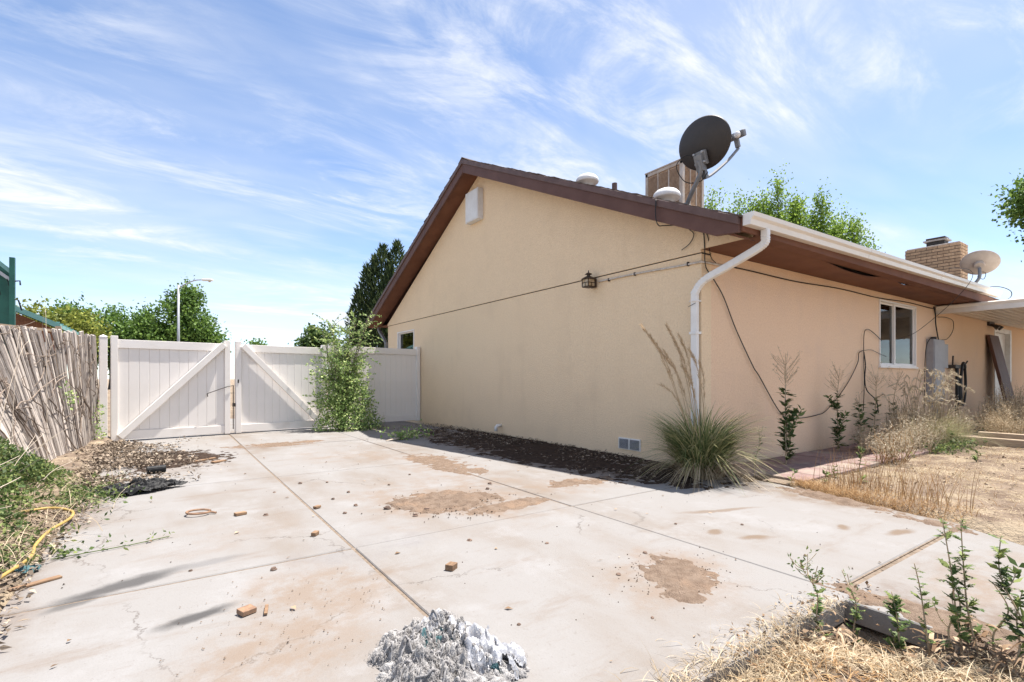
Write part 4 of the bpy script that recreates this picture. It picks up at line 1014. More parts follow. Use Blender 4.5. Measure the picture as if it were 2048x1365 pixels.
# ------------------------------------------------------------------ trees
def tree(name, base, blobs, ntip, per, leaf, spread, lm, label, cat='tree', group=None, up=0.0, trunk=(.16, 12), axis_up=.0, flat=.0):
    base = Vector(base); r = thing(name, base, label, cat, group)
    wts = np.array([b[1][0] * b[1][1] * b[1][2] for b in blobs]) ** .75; wts /= wts.sum()
    tips = []
    for i in range(ntip):
        c, rr = blobs[RNG.choice(len(blobs), p=wts)]
        d = RNG.normal(size=3); d /= np.linalg.norm(d); d *= RNG.random() ** .38
        tips.append(np.array(base) + np.array(c) + d * np.array(rr))
    tips = np.array(tips)
    cen = np.array(base) + np.sum([np.array(c) * w for (c, _), w in zip(blobs, wts)], axis=0)
    m = MB(); tp = Vector(cen)
    lowz = min(base.z + c[2] - rr[2] for c, rr in blobs)
    fork = base.lerp(tp, .45)
    sp = spline([base - Vector((0, 0, .15)), base.lerp(fork, .5) + Vector((.08, .05, 0)), fork, fork.lerp(tp, .6) + Vector((-.1, .1, 0)), tp + Vector((0, 0, (max(c[2] + rr[2] for c, rr in blobs) - tp.z + base.z) * .55))], 4)
    m.tube(sp, np.linspace(trunk[0], trunk[0] * .18, len(sp)), 9)
    for i in range(trunk[1]):
        e = Vector(tips[i]); s0 = sp[int(len(sp) * RNG.uniform(.4, .85))]
        lp_ = spline([s0, s0.lerp(e, .4) + Vector((0, 0, -.05 * (e - s0).length)), s0.lerp(e, .75) + Vector((0, 0, .04)), e], 3)
        m.tube(lp_, np.linspace(trunk[0] * .35, .012, len(lp_)), 5)
    m.build('trunk', 'bark', r, smooth=True)
    n = ntip * per
    T = np.repeat(tips, per, axis=0)
    off = RNG.normal(size=(n, 3)) * np.array([1, 1, 1 + up]) * spread
    sc = np.repeat(RNG.uniform(.55, 1.35, ntip), per)[:, None]
    P = T + off * sc
    ax = rdir(n); ax[:, 2] += axis_up; ax = unit(ax)
    V, F = leafset(P, leaf[0] * RNG.uniform(.7, 1.3, n), leaf[1] * RNG.uniform(.7, 1.3, n), ax)
    npmesh('crown', V, [F], lm, r)
    return r
# left, beyond the gate
def far(base, blobs, k):
    bx, by = -5.41 + (base[0] + 5.41) * k, -3.75 + (base[1] + 3.75) * k
    return (bx, by, 0), [((c[0] * k, c[1] * k, 1.12 + (c[2] - 1.12) * k), tuple(q * k for q in r)) for c, r in blobs]
tree('leafy_tree', *far((-4.9, 25.3, 0), [((0, 0, 3.2), (1.5, 1.5, 1.9)), ((.25, -.1, 4.7), (.75, .8, .9)), ((-1.2, .8, 3.0), (1.2, 1.2, 1.4)), ((.9, -.5, 2.6), (.9, .9, 1.3))], 1.9), 340, 60, (.27, .18), .34, 'leaf_tree', 'dark green leafy tree behind the street lamp pole', group='trees beyond the gate', up=.4)
tree('leafy_tree', *far((-7.9, 29.5, 0), [((0, 0, 3.2), (2.2, 1.6, 1.5)), ((-1.6, .9, 3.7), (1.3, 1.2, 1.1)), ((1.5, -.8, 2.9), (1.4, 1.2, 1.4))], 1.7), 260, 60, (.27, .18), .36, 'leaf_tree', 'broad green leafy tree between the trellis and the street lamp', group='trees beyond the gate', up=.2)
tree('yellow_tree', (-12.3, 38.5, 0), [((0, 0, 4.2), (2.6, 2, 1.4)), ((1.8, -1, 3.9), (1.6, 1.5, 1.2))], 110, 60, (.24, .16), .3, 'leaf_yellow', 'yellow green tree above the teal neighbour roof', group='trees beyond the gate')
tree('round_tree', (2.1, 27.5, 0), [((0, 0, 3.1), (1.0, 1.0, 1.15)), ((-.4, .2, 2.6), (1.0, .9, .8))], 90, 60, (.20, .13), .22, 'leaf_tree_dark', 'small rounded dark tree behind the gate sapling', group='trees beyond the gate')
tree('distant_tree', (.4, 40.8, 0), [((0, 0, 3.3), (.9, .9, .6))], 30, 40, (.22, .15), .22, 'leaf_tree', 'tiny distant treetop peeking over the white gate', group='trees beyond the gate')
# evergreen behind the far eave
jn = thing('juniper_tree', (2.6, 17.3, 0), 'dark evergreen juniper with pointed tips behind the far eave', 'tree')
MB().tube([(2.6, 17.3, -.1), (2.6, 17.3, 4.6)], [.2, .05], 9).build('trunk', 'bark', jn)
Vs = []
spires = [(1.75, 17.85, 6.0, .55), (1.45, 18.1, 4.9, .5), (2.35, 17.5, 6.9, .7), (2.05, 17.7, 6.4, .5), (2.9, 17.2, 7.0, .75), (2.5, 17.0, 5.8, .8), (1.6, 17.9, 4.0, .6), (3.3, 17.0, 6.5, .8), (2.0, 17.3, 4.6, .8), (3.0, 16.8, 5.0, .9), (1.35, 18.05, 3.3, .5), (2.6, 17.4, 4.0, 1.0)]
for (x, y, zt, w) in spires:
    n = int(2600 * w)
    t = RNG.random(n) ** .8; zz = zt - t * 3.4
    rr_ = w * (.04 + .96 * np.clip(t * 2.2, 0, 1)) * (RNG.random(n) ** .45); a = RNG.uniform(0, 6.283, n)
    clump = .75 + .5 * fbm(a * 2, zz * 2.2, int(x * 10), 3)
    P = np.stack([x + np.cos(a) * rr_ * clump, y + np.sin(a) * rr_ * clump, zz], 1)
    ax = np.stack([np.cos(a) * .55, np.sin(a) * .55, np.full(n, 1.0)], 1) + RNG.normal(size=(n, 3)) * .3
    Vs.append(leafset(P, RNG.uniform(.16, .34, n), RNG.uniform(.04, .08, n), ax))
npmesh('crown', *(lambda q: (q[0], q[1]))(join(*Vs)), 'needle', jn)
# bright tree behind the roof, upright clumps
bl_ = []
for i in range(15):
    u = i / 14
    x, y = 20.6 + 8.6 * u, 14.6 - 5.7 * u
    top = (10.6, 11.2, 10.5, 10.8, 11.2, 11.6, 12.0, 12.4, 12.0, 11.6, 11.2, 11.1, 10.7, 9.8, 8.6)[i]
    bl_.append(((x - 25, y - 11.8, top - 1.0 + (.55 if i % 3 == 1 else -.35)), (.55, .55, 1.5))); bl_.append(((x - 25, y - 11.8, top - 3.2), (1.2, 1.2, 2.0)))
tree('leafy_tree', (25, 11.8, 0), bl_, 700, 110, (.15, .10), .23, 'leaf_spring', 'bright green tree with upright shoots rising behind the roof', up=1.1, trunk=(.35, 26), axis_up=.5)
tree('leafy_tree', (23.9, .3, 0), [((0, 0, 8.5), (1.5, 1.5, 1.1)), ((-.5, .4, 8.3), (1.1, 1.1, .8)), ((.1, 0, 7.2), (.9, .9, .7)), ((-.1, .1, 6.4), (.75, .75, .55))], 130, 60, (.17, .115), .22, 'leaf_tree', 'dark green branch tip at the right edge above the patio', trunk=(.2, 16))

# ------------------------------------------------------------------ sapling at the gate
sp_ = thing('elm_sapling', (-2.3, 7.25, 0), 'bushy green sapling growing up against the white gate', 'shrub')
m = MB(); P = []; A = []
base = Vector((-2.3, 7.25, 0))
for i in range(15):
    a = RNG.uniform(0, 6.283); h = RNG.uniform(1.4, 2.3) if i > 3 else RNG.uniform(2.1, 2.5); sprd = RNG.uniform(.1, .5) * (h / 2)
    dv_ = Vector((math.cos(a) * sprd, math.sin(a) * sprd * .6, 0))
    pts = [base + Vector((RNG.uniform(-.08, .08), RNG.uniform(-.05, .05), -.02)), base + dv_ * .3 + Vector((0, 0, h * .4)), base + dv_ * .7 + Vector((0, 0, h * .75)), base + dv_ + Vector((0, 0, h))]
    sp = spline(pts, 6); m.tube(sp, np.linspace(.016, .004, len(sp)), 6)
    for k in range(26):
        t = RNG.uniform(.12, 1.0); b = sp[min(len(sp) - 1, int(t * len(sp)))]
        a2 = RNG.uniform(0, 6.283); ln_ = RNG.uniform(.2, .75) * (1.15 - .55 * t)
        d = Vector((math.cos(a2), math.sin(a2) * .6, RNG.uniform(.1, .9)))
        tw = [b, b + d * ln_ * .5, b + d * ln_ + Vector((0, 0, -.12 * ln_ - (.10 if t < .7 else 0)))]
        s2 = spline(tw, 4); m.tube(s2, np.linspace(.004, .0015, len(s2)), 4, cap=False)
        nl = int(ln_ / .022)
        for q in range(nl):
            u = (q + .5) / nl; pp = s2[min(len(s2) - 1, int(u * len(s2)))].lerp(s2[min(len(s2) - 1, int(u * len(s2)) + 1)], RNG.random())
            P.append(tuple(pp)); A.append((RNG.normal(0, .7) + d.x, RNG.normal(0, .7) + d.y, RNG.normal(0, .6)))
m.build('stem', 'twig_grey', sp_)
for i in range(6000):
    a = RNG.uniform(0, 6.283); r = RNG.random() ** .5; z = RNG.beta(1.05, 2.6) * 2.0
    w = (.34 * math.exp(-(z / .8) ** 2) + .40) * (.75 + .5 * float(fbm(a * 1.5, z * 3, 77, 3)))
    P.append((-2.28 + .12 * (1 - z) + math.cos(a) * r * w, 7.20 + math.sin(a) * r * w * .5 - .10 * (1 - z), z + .01)); A.append(tuple(RNG.normal(size=3)))
P = np.array(P); n = len(P)
V, F = leafset(P, RNG.uniform(.036, .075, n), RNG.uniform(.020, .040, n), np.array(A))
npmesh('leaf', V, [F], 'leaf_shrub', sp_)

# ------------------------------------------------------------------ ornamental grass at the corner
og = thing('grass_clump', (-.42, -.28, 0), 'large arching clump of ornamental grass at the house corner', 'grass')
n = 1500
a = RNG.uniform(0, 6.283, n); rr_ = RNG.random(n) ** .6 * .17
B = np.stack([-.42 + np.cos(a) * rr_, -.28 + np.sin(a) * rr_, np.full(n, -.01)], 1)
V, F = blades(B, a + RNG.normal(0, .5, n), RNG.uniform(.75, 1.35, n), RNG.beta(1.5, 3.6, n) * .6, RNG.uniform(.010, .018, n), RNG.uniform(.75, 1.25, n), seg=8, hk=.42)
V[:, 2] = np.maximum(V[:, 2], .004)
npmesh('blade', V, [F], 'blade_green', og)
n = 620
a = RNG.uniform(0, 6.283, n); rr_ = RNG.random(n) ** .6 * .24
B = np.stack([-.42 + np.cos(a) * rr_, -.28 + np.sin(a) * rr_, np.full(n, -.01)], 1)
V, F = blades(B, a, RNG.uniform(.5, 1.0, n), RNG.uniform(.15, .6, n), .008, 1.3, seg=6, hk=.4); V[:, 2] = np.maximum(V[:, 2], .004)
npmesh('dry_blade', V, [F], 'straw', og)
for (tx, ty, tz, w) in ((-.95, .12, 1.72, 1), (-.60, .05, 1.74, 1), (-.82, .1, 1.60, .8), (-.50, -.05, 1.62, .9), (-.46, -.16, 1.45, .8), (-.64, .02, 1.35, .7), (-.70, .0, 1.42, .7), (-.50, -.1, 1.25, .6), (-.55, -.02, 1.55, .8), (-.35, -.22, 1.3, .5), (-.88, -.1, 1.05, .4)):
    b = Vector((-.42 + RNG.uniform(-.06, .06), -.26 + RNG.uniform(-.05, .05), .05)); e = Vector((tx, ty, tz))
    pts = [b, b.lerp(e, .35) + Vector((.06, -.02, .10)), b.lerp(e, .75) + Vector((.06, -.02, .10)), e]
    sp = spline(pts, 10); q = MB().tube(sp, np.linspace(.006, .002, len(sp)), 5); q.build('culm', 'plume', og)
    n = int(330 * w); t = RNG.uniform(.5, 1.0, n); ii = np.minimum((t * (len(sp) - 1)).astype(int), len(sp) - 2)
    S_ = np.array([tuple(x) for x in sp]); Pp = S_[ii] + (S_[ii + 1] - S_[ii]) * RNG.random(n)[:, None]
    tg = unit(S_[ii + 1] - S_[ii]); ax = tg + RNG.normal(size=(n, 3)) * .22
    V, F = leafset(Pp + RNG.normal(size=(n, 3)) * .006, RNG.uniform(.03, .08, n), .004, ax); npmesh('plume', V, [F], 'plume', og)

# ------------------------------------------------------------------ weeds with leafy stalks
def weed(base, h, nl, ll, lw_, lean=(0, 0), label='', group=None, top=0, lm='leaf_thistle', sm='straw', thick=.006, tm='seed_pale', start=.05, end=1.0, spreadtop=.14, name='leafy_weed', dead=0, branch=0):
    b = Vector(base); r = thing(name, b, label, 'weed', group)
    e = b + Vector((lean[0], lean[1], h))
    pts = [b - Vector((0, 0, .02)), b.lerp(e, .35) + Vector((RNG.normal(0, .015), RNG.normal(0, .015), 0)), b.lerp(e, .7) + Vector((RNG.normal(0, .02), RNG.normal(0, .02), 0)), e]
    sp = spline(pts, 8); m = MB().tube(sp, np.linspace(thick, thick * .35, len(sp)), 6)
    S_ = np.array([tuple(x) for x in sp])
    if branch:
        for q in range(branch):
            s0 = sp[int(len(sp) * RNG.uniform(.15, .6))]; a0 = RNG.uniform(0, 6.283); L0 = h * RNG.uniform(.15, .38)
            e2 = s0 + Vector((math.cos(a0) * L0 * .45, math.sin(a0) * L0 * .45, L0 * .85)); s2 = spline([s0, s0.lerp(e2, .5) + Vector((0, 0, -.02)), e2], 5)
            m.tube(s2, np.linspace(thick * .6, thick * .25, len(s2)), 5); S2 = np.array([tuple(x) for x in s2]); k2 = max(5, nl // 2)
            i2 = RNG.integers(2, len(s2), k2); a2 = RNG.uniform(0, 6.283, k2)
            V, F = leafset(S2[i2], ll * RNG.uniform(.3, .9, k2), lw_ * RNG.uniform(.4, 1, k2), np.stack([np.cos(a2), np.sin(a2), RNG.uniform(0, 1.2, k2)], 1)); npmesh('leaf', V, [F], lm, r)
    if nl:
        nl = int(nl * 1.25); t = np.sort(RNG.uniform(start, end, nl)); ii = np.minimum((t * (len(sp) - 1)).astype(int), len(sp) - 1)
        a = RNG.uniform(0, 6.283, nl)
        ax = np.stack([np.cos(a), np.sin(a), RNG.uniform(-.25, 1.2, nl)], 1)
        szs = (1 - .35 * t) * RNG.uniform(.35, 1.3, nl)
        # each leaf: several lobes so that its outline is toothed
        sets = [leafset(S_[ii], ll * szs, lw_ * szs, ax, nrm=np.tile([0, 0, 1.], (nl, 1)) + RNG.normal(size=(nl, 3)) * .3)]
        for s_ in (-1, 1):
            for fr2 in (.25, .5, .72):
                sd = np.stack([-np.sin(a), np.cos(a), np.zeros(nl)], 1) * s_
                sets.append(leafset(S_[ii] + unit(ax) * (ll * szs * fr2)[:, None], ll * szs * .38, lw_ * szs * .45, sd + unit(ax) * .5, nrm=np.tile([0, 0, 1.], (nl, 1)) + RNG.normal(size=(nl, 3)) * .3))
        V, Fs = join(*sets); npmesh('leaf', V, Fs, lm, r)
    if dead:
        a = RNG.uniform(0, 6.283, dead); z = RNG.uniform(.02, .3, dead) * h
        Pd = np.stack([b.x + np.cos(a) * .01, b.y + np.sin(a) * .01, b.z + z], 1)
        V, F = blades(Pd, a, RNG.uniform(.05, .12, dead), .8, .018, 1.0, seg=4); npmesh('dead_leaf', V, [F], 'dead_leaf', r)
    if top:
        Pt = []; At = []
        for i in range(top):
            s0 = sp[int(len(sp) * RNG.uniform(.72, .99))]; a = RNG.uniform(0, 6.283); ln_ = RNG.uniform(.5, 1) * spreadtop
            d = Vector((math.cos(a) * .8, math.sin(a) * .8, RNG.uniform(.5, 1.3))) * ln_
            tw = [s0, s0 + d * .5 + Vector((0, 0, -.01)), s0 + d]; s2 = spline(tw, 3); m.tube(s2, [.0018] * len(s2), 4, cap=False)
            for q in range(7):
                Pt.append(tuple(s0 + d * RNG.uniform(.5, 1.05) + Vector(RNG.normal(size=3) * .012))); At.append(tuple(d + Vector(RNG.normal(size=3) * .1)))
        V, F = leafset(np.array(Pt), RNG.uniform(.012, .026, len(Pt)), .008, np.array(At)); npmesh('seed_head', V, [F], tm, r)
    m.build('stem', sm, r, smooth=True)
    return r
WG = 'weeds along the long wall'
weed((1.2, -.42, .01), 1.28, 76, .15, .055, (.02, .02), 'tall green weed with a feathery top nearest the grass clump', WG, top=34, thick=.010, spreadtop=.24, dead=16, end=.74, branch=3)
weed((3.0, -.30, .01), 1.15, 66, .14, .05, (.05, .02), 'slim green weed left of the window against the long wall', WG, top=26, thick=.009, spreadtop=.22, end=.74, branch=3, dead=10)
weed((3.35, -.45, .01), .85, 52, .14, .05, (-.03, .0), 'shorter green weed between the two taller wall weeds', WG, top=8, thick=.008, spreadtop=.14, end=.85)
weed((4.3, -.28, .01), 1.15, 50, .14, .05, (.12, .0), 'tall brown topped weed under the hanging cables', WG, top=22, thick=.009, spreadtop=.24, end=.6)
weed((4.9, -.32, .01), 1.1, 46, .14, .05, (.2, -.05), 'weed with flat seed head just below the window', WG, top=22, thick=.008, spreadtop=.24, end=.6)
weed((.10, -.62, .0), .50, 22, .06, .02, (.05, -.03), 'small dark green weed at the right of the grass clump', None, top=5, thick=.005, spreadtop=.08)
for i, (x, y, lb_) in enumerate(((.12, -1.02, 'low green weed at the slab corner by the pavers'), (.45, -1.22, 'low green weed on the paver edge near the slab'), (.85, -1.15, 'low green weed on the paver edge farther from the slab'))):
    weed((x, y, .0), .13, 12, .07, .03, (.03, 0), lb_, 'low weeds at the paver edge', lm='leaf_weed', thick=.003)
FG = 'weeds growing in the hole by the slab'
fgw = [(-2.86, -2.70, .42, 34, .045, .016, (-.14, .10), 14, 'weed with thin leaning seed stalk at the left of the hole'),
       (-2.74, -2.72, .33, 22, .04, .014, (.02, .02), 3, 'slim weed standing in the dark corner of the hole'),
       (-2.70, -2.90, .34, 40, .055, .022, (-.02, .04), 0, 'bushy green weed in the middle of the hole edge'),
       (-2.68, -2.99, .44, 28, .045, .018, (-.06, .04), 0, 'weed with a bent drooping tip right of the hole'),
       (-2.69, -3.09, .36, 14, .05, .018, (-.01, .02), 0, 'weed with dry curled leaves right of the bent weed'),
       (-2.66, -3.10, .62, 44, .055, .018, (-.10, .05), 0, 'tallest thin weed leaning left at the lower right'),
       (-2.64, -3.15, .60, 48, .05, .018, (-.04, .06), 0, 'tall dense green weed next to the tallest weed'),
       (-2.64, -3.20, .36, 20, .04, .014, (.0, .02), 0, 'short weed with one yellow leaf at the lower right'),
       (-2.66, -3.30, .55, 40, .055, .022, (.04, .10), 0, 'branching weed nearest the lower right corner'),
       (-2.70, -3.24, .34, 26, .055, .02, (.10, -.02), 0, 'low side weed at the lower right corner')]
for (x, y, h, nl, ll, lw_, le, tp, lb_) in fgw:
    weed((x, y, float(ground_z(x, y)) - .01), h - .01, int(nl * .95), ll * 1.15, lw_ * 1.25, le, lb_, FG, top=tp, lm='leaf_weed', thick=.0045, tm='leaf_weed', spreadtop=.09, start=.22, dead=14, branch=int(RNG.integers(0, 4)))
yl = leafset(np.array([[-2.63, -3.195, .10]]), .05, .022, np.array([[.7, -.5, .2]]))

# ------------------------------------------------------------------ dry grass and litter
def on_ground(x, y): return ground_z(x, y)
def scatter_blades(name, n, fx, hgt, lean, wd, m, label, cat='grass', seg=3, droop=.6, zoff=-.005, slabz=None):
    xy = fx(n); x, y = xy[:, 0], xy[:, 1]; n = len(x)
    z = on_ground(x, y) + zoff if slabz is None else np.full(n, slabz)
    V, F = blades(np.stack([x, y, z], 1), RNG.uniform(0, 6.283, n), RNG.uniform(*hgt, n), RNG.uniform(*lean, n), RNG.uniform(*wd, n), droop, seg=seg)
    o = npmesh(name, V, [F], m); return tag(o, label, cat, kind='stuff')
def patch(x0, x1, y0, y1, thr=.0, sc=2.0, seed=1):
    def f(n):
        xy = np.stack([RNG.uniform(x0, x1, n), RNG.uniform(y0, y1, n)], 1)
        k = fbm(xy[:, 0] * sc, xy[:, 1] * sc, seed, 4); return xy[k > thr]
    return f
def litter(name, n, fx, size, m, label, z=None, flat=.25, hgt=.0, cat='leaves', wf=.5):
    xy = fx(n); n = len(xy); zz = (on_ground(xy[:, 0], xy[:, 1]) if z is None else np.full(n, z)) + .004 + RNG.random(n) ** 2 * hgt
    ax = RNG.normal(size=(n, 3)); ax[:, 2] *= flat
    nr_ = RNG.normal(size=(n, 3)) * flat * 1.4; nr_[:, 2] += 1
    V, F = leafset(np.column_stack([xy, zz]), RNG.uniform(*size, n), RNG.uniform(size[0] * wf * .5, size[1] * wf, n), ax, fold=.35, nrm=nr_)
    return tag(npmesh(name, V, [F], m), label, cat, kind='stuff')
# foreground tuft in the hole
scatter_blades('dry_grass', 14000, patch(-4.3, -2.61, -3.75, -2.645, .30, 3, 5), (.05, .17), (.2, .95), (.0022, .005), 'straw', 'dense golden dry grass in the foreground beside the slab edge', seg=4, droop=.9)
scatter_blades('dry_grass', 3200, patch(-4.1, -2.62, -3.75, -2.66, .40, 4, 6), (.05, .15), (.3, .98), (.003, .008), 'straw_rust', 'reddish dry grass mixed into the foreground tuft', seg=4, droop=1.0)
litter('fallen_leaves', 1500, patch(-4.2, -2.6, -3.7, -2.66, .38, 4, 7), (.012, .042), 'dead_leaf', 'curled dead leaves in the foreground hole', flat=.7, hgt=.09)
def edge_dry(n):
    xy = np.stack([RNG.uniform(-4.0, -3.05, n), -2.66 + RNG.normal(0, .05, n)], 1); return xy
scatter_blades('seed_stalks', 46, edge_dry, (.16, .36), (.05, .35), (.0022, .003), 'straw', 'thin dry seed stalks leaning over the slab edge', seg=5, droop=.3)
def spill(n):
    xy = np.stack([RNG.uniform(-4.1, -2.65, n), -2.62 + RNG.exponential(.035, n)], 1); return xy
scatter_blades('dry_grass', 650, spill, (.04, .13), (.3, .98), (.002, .004), 'straw', 'dry grass spilling over the front slab edge', seg=4, droop=.9, slabz=.001)
litter('fallen_leaves', 260, lambda n: np.stack([RNG.uniform(-3.6, -2.3, n), -2.6 + RNG.normal(0, .07, n)], 1), (.01, .035), 'dead_leaf', 'leaf bits strewn on the slab around the hole', z=.002, flat=.4, hgt=.01)
# yard on the right
scatter_blades('dry_grass', 30000, patch(-.05, 11, -5.2, -1.08, .40, 1.1, 9), (.03, .11), (.6, 1.0), (.0025, .005), 'straw', 'flattened straw covering the dry yard', droop=1.0)
scatter_blades('dry_grass', 2600, patch(-.02, 9, -5.0, -1.1, .52, .9, 12), (.06, .22), (.1, .7), (.0025, .0045), 'straw_rust', 'patchy rust coloured dry grass across the yard')
scatter_blades('dry_grass', 16000, patch(-.02, 7.5, -4.6, -1.1, .555, 2.6, 33), (.03, .10), (.15, .9), (.0025, .005), 'straw', 'matted tufts of pale dry grass dotted over the yard', droop=.9)
litter('fallen_leaves', 900, patch(-.05, 7, -4.2, -1.1, .50, 1.6, 41), (.02, .06), 'litter_grey', 'grey leaf scraps caught in the yard grass', flat=.4, hgt=.015)
def strip_edge(n):
    t = RNG.random(n); x = -.42 + (.42) * t + RNG.exponential(.16, n); y = -2.5 + 1.45 * t + RNG.normal(0, .06, n); return np.stack([x, y], 1)
scatter_blades('dry_grass', 4200, strip_edge, (.05, .18), (.1, .8), (.0025, .0045), 'straw_rust', 'rusty dry grass lining the right edge of the slab')
def stalks_fx(n):
    t = RNG.random(n); x = -.10 + .5 * RNG.random(n) + .25 * t; y = -2.35 + 1.0 * t + RNG.normal(0, .1, n); return np.stack([x, y], 1)
scatter_blades('dry_stalks', 320, stalks_fx, (.22, .55), (.02, .25), (.003, .005), 'straw_rust', 'upright reddish dry stalks at the edge of the yard', seg=4, droop=.2)
litter('straw_litter', 16000, patch(-.1, 10, -5, -1.05, .36, 1.3, 14), (.03, .13), 'straw', 'loose pale straw bits lying over the yard soil', flat=.10, hgt=.012, cat='straw', wf=.035)
litter('straw_litter', 3500, patch(-.1, 8, -4.5, -1.1, .46, 1.3, 15), (.01, .03), 'dead_leaf', 'brown leaf crumbs scattered over the yard', flat=.3, hgt=.01)
# pale bunch grass under the window
bg_ = thing('bunch_grass', (5.1, -.72, 0), 'pale drooping bunch grass with seed heads under the window', 'grass')
n = 1500
a = RNG.normal(-2.2, .9, n); B = np.stack([5.3 + RNG.normal(0, .35, n), -.70 + RNG.normal(0, .15, n), np.full(n, .0)], 1)
V, F = blades(B, a, RNG.uniform(.5, 1.05, n), RNG.uniform(.15, .8, n), RNG.uniform(.004, .009, n), RNG.uniform(.5, 1.0, n), seg=6); V[:, 2] = np.maximum(V[:, 2], .01)
npmesh('blade', V, [F], 'blade_pale', bg_)
Vs = []; m = MB()
for i in range(60):
    b = Vector((5.3 + RNG.normal(0, .5), -.72 + RNG.normal(0, .14), .1)); a = RNG.normal(-2.4, 1.1); h = RNG.uniform(.55, 1.15); o_ = RNG.uniform(.1, .6)
    sp = spline([b, b + Vector((math.cos(a) * o_ * .2, math.sin(a) * o_ * .2, h * .6)), b + Vector((math.cos(a) * o_ * .6, math.sin(a) * o_ * .5, h)), b + Vector((math.cos(a) * o_ * 1.1, math.sin(a) * o_ * .8, h * .97))], 7)
    m.tube(sp, np.linspace(.004, .0015, len(sp)), 4, cap=False); S_ = np.array([tuple(x) for x in sp])
    k = 90; ii = np.minimum((RNG.uniform(.55, 1, k) * (len(sp) - 1)).astype(int), len(sp) - 2); tg = unit(S_[ii + 1] - S_[ii])
    Vs.append(leafset(S_[ii] + (S_[ii + 1] - S_[ii]) * RNG.random(k)[:, None], RNG.uniform(.03, .07, k), .005, tg + RNG.normal(size=(k, 3)) * .28))
V, Fs = join(*Vs); npmesh('seed_head', V, Fs, 'seed_pale', bg_); m.build('stem', 'straw', bg_)
# dry brush: tangled stems with tiny seed clusters
def brush(base, r, h, n, label, seedm='seed_pale', stemm='straw', gp=None, per=40, name='dry_brush', leaves=0):
    b = Vector(base); o = thing(name, b, label, 'brush', gp); m = MB(); Vs = []
    for i in range(n):
        a = RNG.uniform(0, 6.283); rr = RNG.random() ** .5
        s0 = b + Vector((math.cos(a) * rr * r[0] * .8, math.sin(a) * rr * r[1] * .8, 0)); a2 = a + RNG.normal(0, .9)
        e = s0 + Vector((math.cos(a2) * r[0] * .35, math.sin(a2) * r[1] * .35, h * RNG.uniform(.35, 1.05) * (1.05 - .5 * rr)))
        sp = spline([s0, s0.lerp(e, .5) + Vector((RNG.normal(0, .05), RNG.normal(0, .05), .05)), e], 4)
        m.tube(sp, np.linspace(.005, .0018, len(sp)), 4, cap=False); S_ = np.array([tuple(x) for x in sp])
        k = per; t = RNG.uniform(.3, 1.0, k); ii = np.minimum((t * (len(sp) - 1)).astype(int), len(sp) - 2)
        d = rdir(k) * (RNG.uniform(.01, .11, k) * t)[:, None]
        Vs.append(leafset(S_[ii] + d, RNG.uniform(.02, .055, k), RNG.uniform(.003, .010, k), d + RNG.normal(size=(k, 3)) * .02))
    V, Fs = join(*Vs); npmesh('seed_head', V, Fs, seedm, o); m.build('stem', stemm, o)
    if leaves:
        P = np.array(b) + RNG.normal(size=(leaves, 3)) * np.array([r[0] * .5, r[1] * .5, .05]) + np.array([0, 0, .14])
        V, F = leafset(P, RNG.uniform(.03, .07, leaves), .025); npmesh('leaf', V, [F], 'leaf_weed', o)
    return o
brush((4.1, -.92, .0), (.55, .28), .80, 120, 'feathery dry brush in front of the slim wall weeds', gp='dry brush along the path')
brush((2.6, -1.12, .0), (.38, .22), .62, 46, 'sparse branching dry weed at the edge of the pavers', stemm='straw_rust', gp='dry brush along the path', leaves=14)
brush((6.3, -.66, .0), (.5, .25), 1.05, 70, 'tall wispy dry brush beside the meter box', gp='dry brush along the path', leaves=40)
brush((7.3, -.62, .0), (.45, .25), .75, 60, 'dry brush growing in front of the hose hanger', gp='dry brush along the path', leaves=30)
brush((8.7, -1.15, .0), (1.5, .38), 1.1, 330, 'big tangled pile of dry tumbleweed in the raised bed', seedm='straw', per=46, leaves=40)
brush((7.35, -1.45, .0), (.9, .35), .78, 190, 'lower heap of dry tumbleweed nearest the timber edging', seedm='straw', per=46, leaves=30)
brush((10.7, -.85, .0), (.9, .4), 1.1, 160, 'dry tumbleweed heap at the back beside the patio', seedm='straw', per=46)
brush((3.3, -.62, .0), (.45, .2), .55, 60, 'low dry brush at the foot of the slim wall weeds', gp='dry brush along the path', leaves=30)
brush((4.75, -.55, .0), (.45, .2), 1.05, 100, 'upright dry brush under the hanging cables', gp='dry brush along the path', leaves=30)
# raised bed timbers
for i, (x, y0_, y1_, z, lb_) in enumerate(((5.95, -2.9, -.95, .07, 'long weathered landscape timber edging the raised bed'), (6.35, -2.7, -1.15, .13, 'second landscape timber lying behind the first one'))):
    tb_ = MB().box(x - .06, x + .06, y0_, y1_, z - .09, z + .05).build('landscape_timber', 'timber_grey', bevel=.012)
    tag(tb_, lb_, 'timber', 'timbers of the raised bed')
# green weeds in the yard
for i, (x, y, h, lb_) in enumerate(((3.5, -1.75, .28, 'small green weed on the yard near the timber'), (3.6, -2.4, .22, 'small green weed alone in the middle of the yard'), (2.6, -2.55, .2, 'small green weed in the yard toward the right edge'), (.75, -1.45, .42, 'green weed among the dry stalks near the path'), (4.6, -1.25, .34, 'green weed between path and raised bed'))):
    weed((x, y, float(ground_z(x, y))), h, 20, .09, .035, (.02, .02), lb_, 'green weeds dotted over the yard', lm='leaf_weed', thick=.005)
P = np.stack([RNG.uniform(4.0, 5.6, 500), RNG.normal(-1.2, .1, 500), RNG.uniform(0, .14, 500)], 1)
V, F = leafset(P, RNG.uniform(.03, .06, 500), .025); tag(npmesh('ground_cover', V, [F], 'leaf_weed'), 'thin green ground cover along the paver edge', 'weeds', kind='stuff')

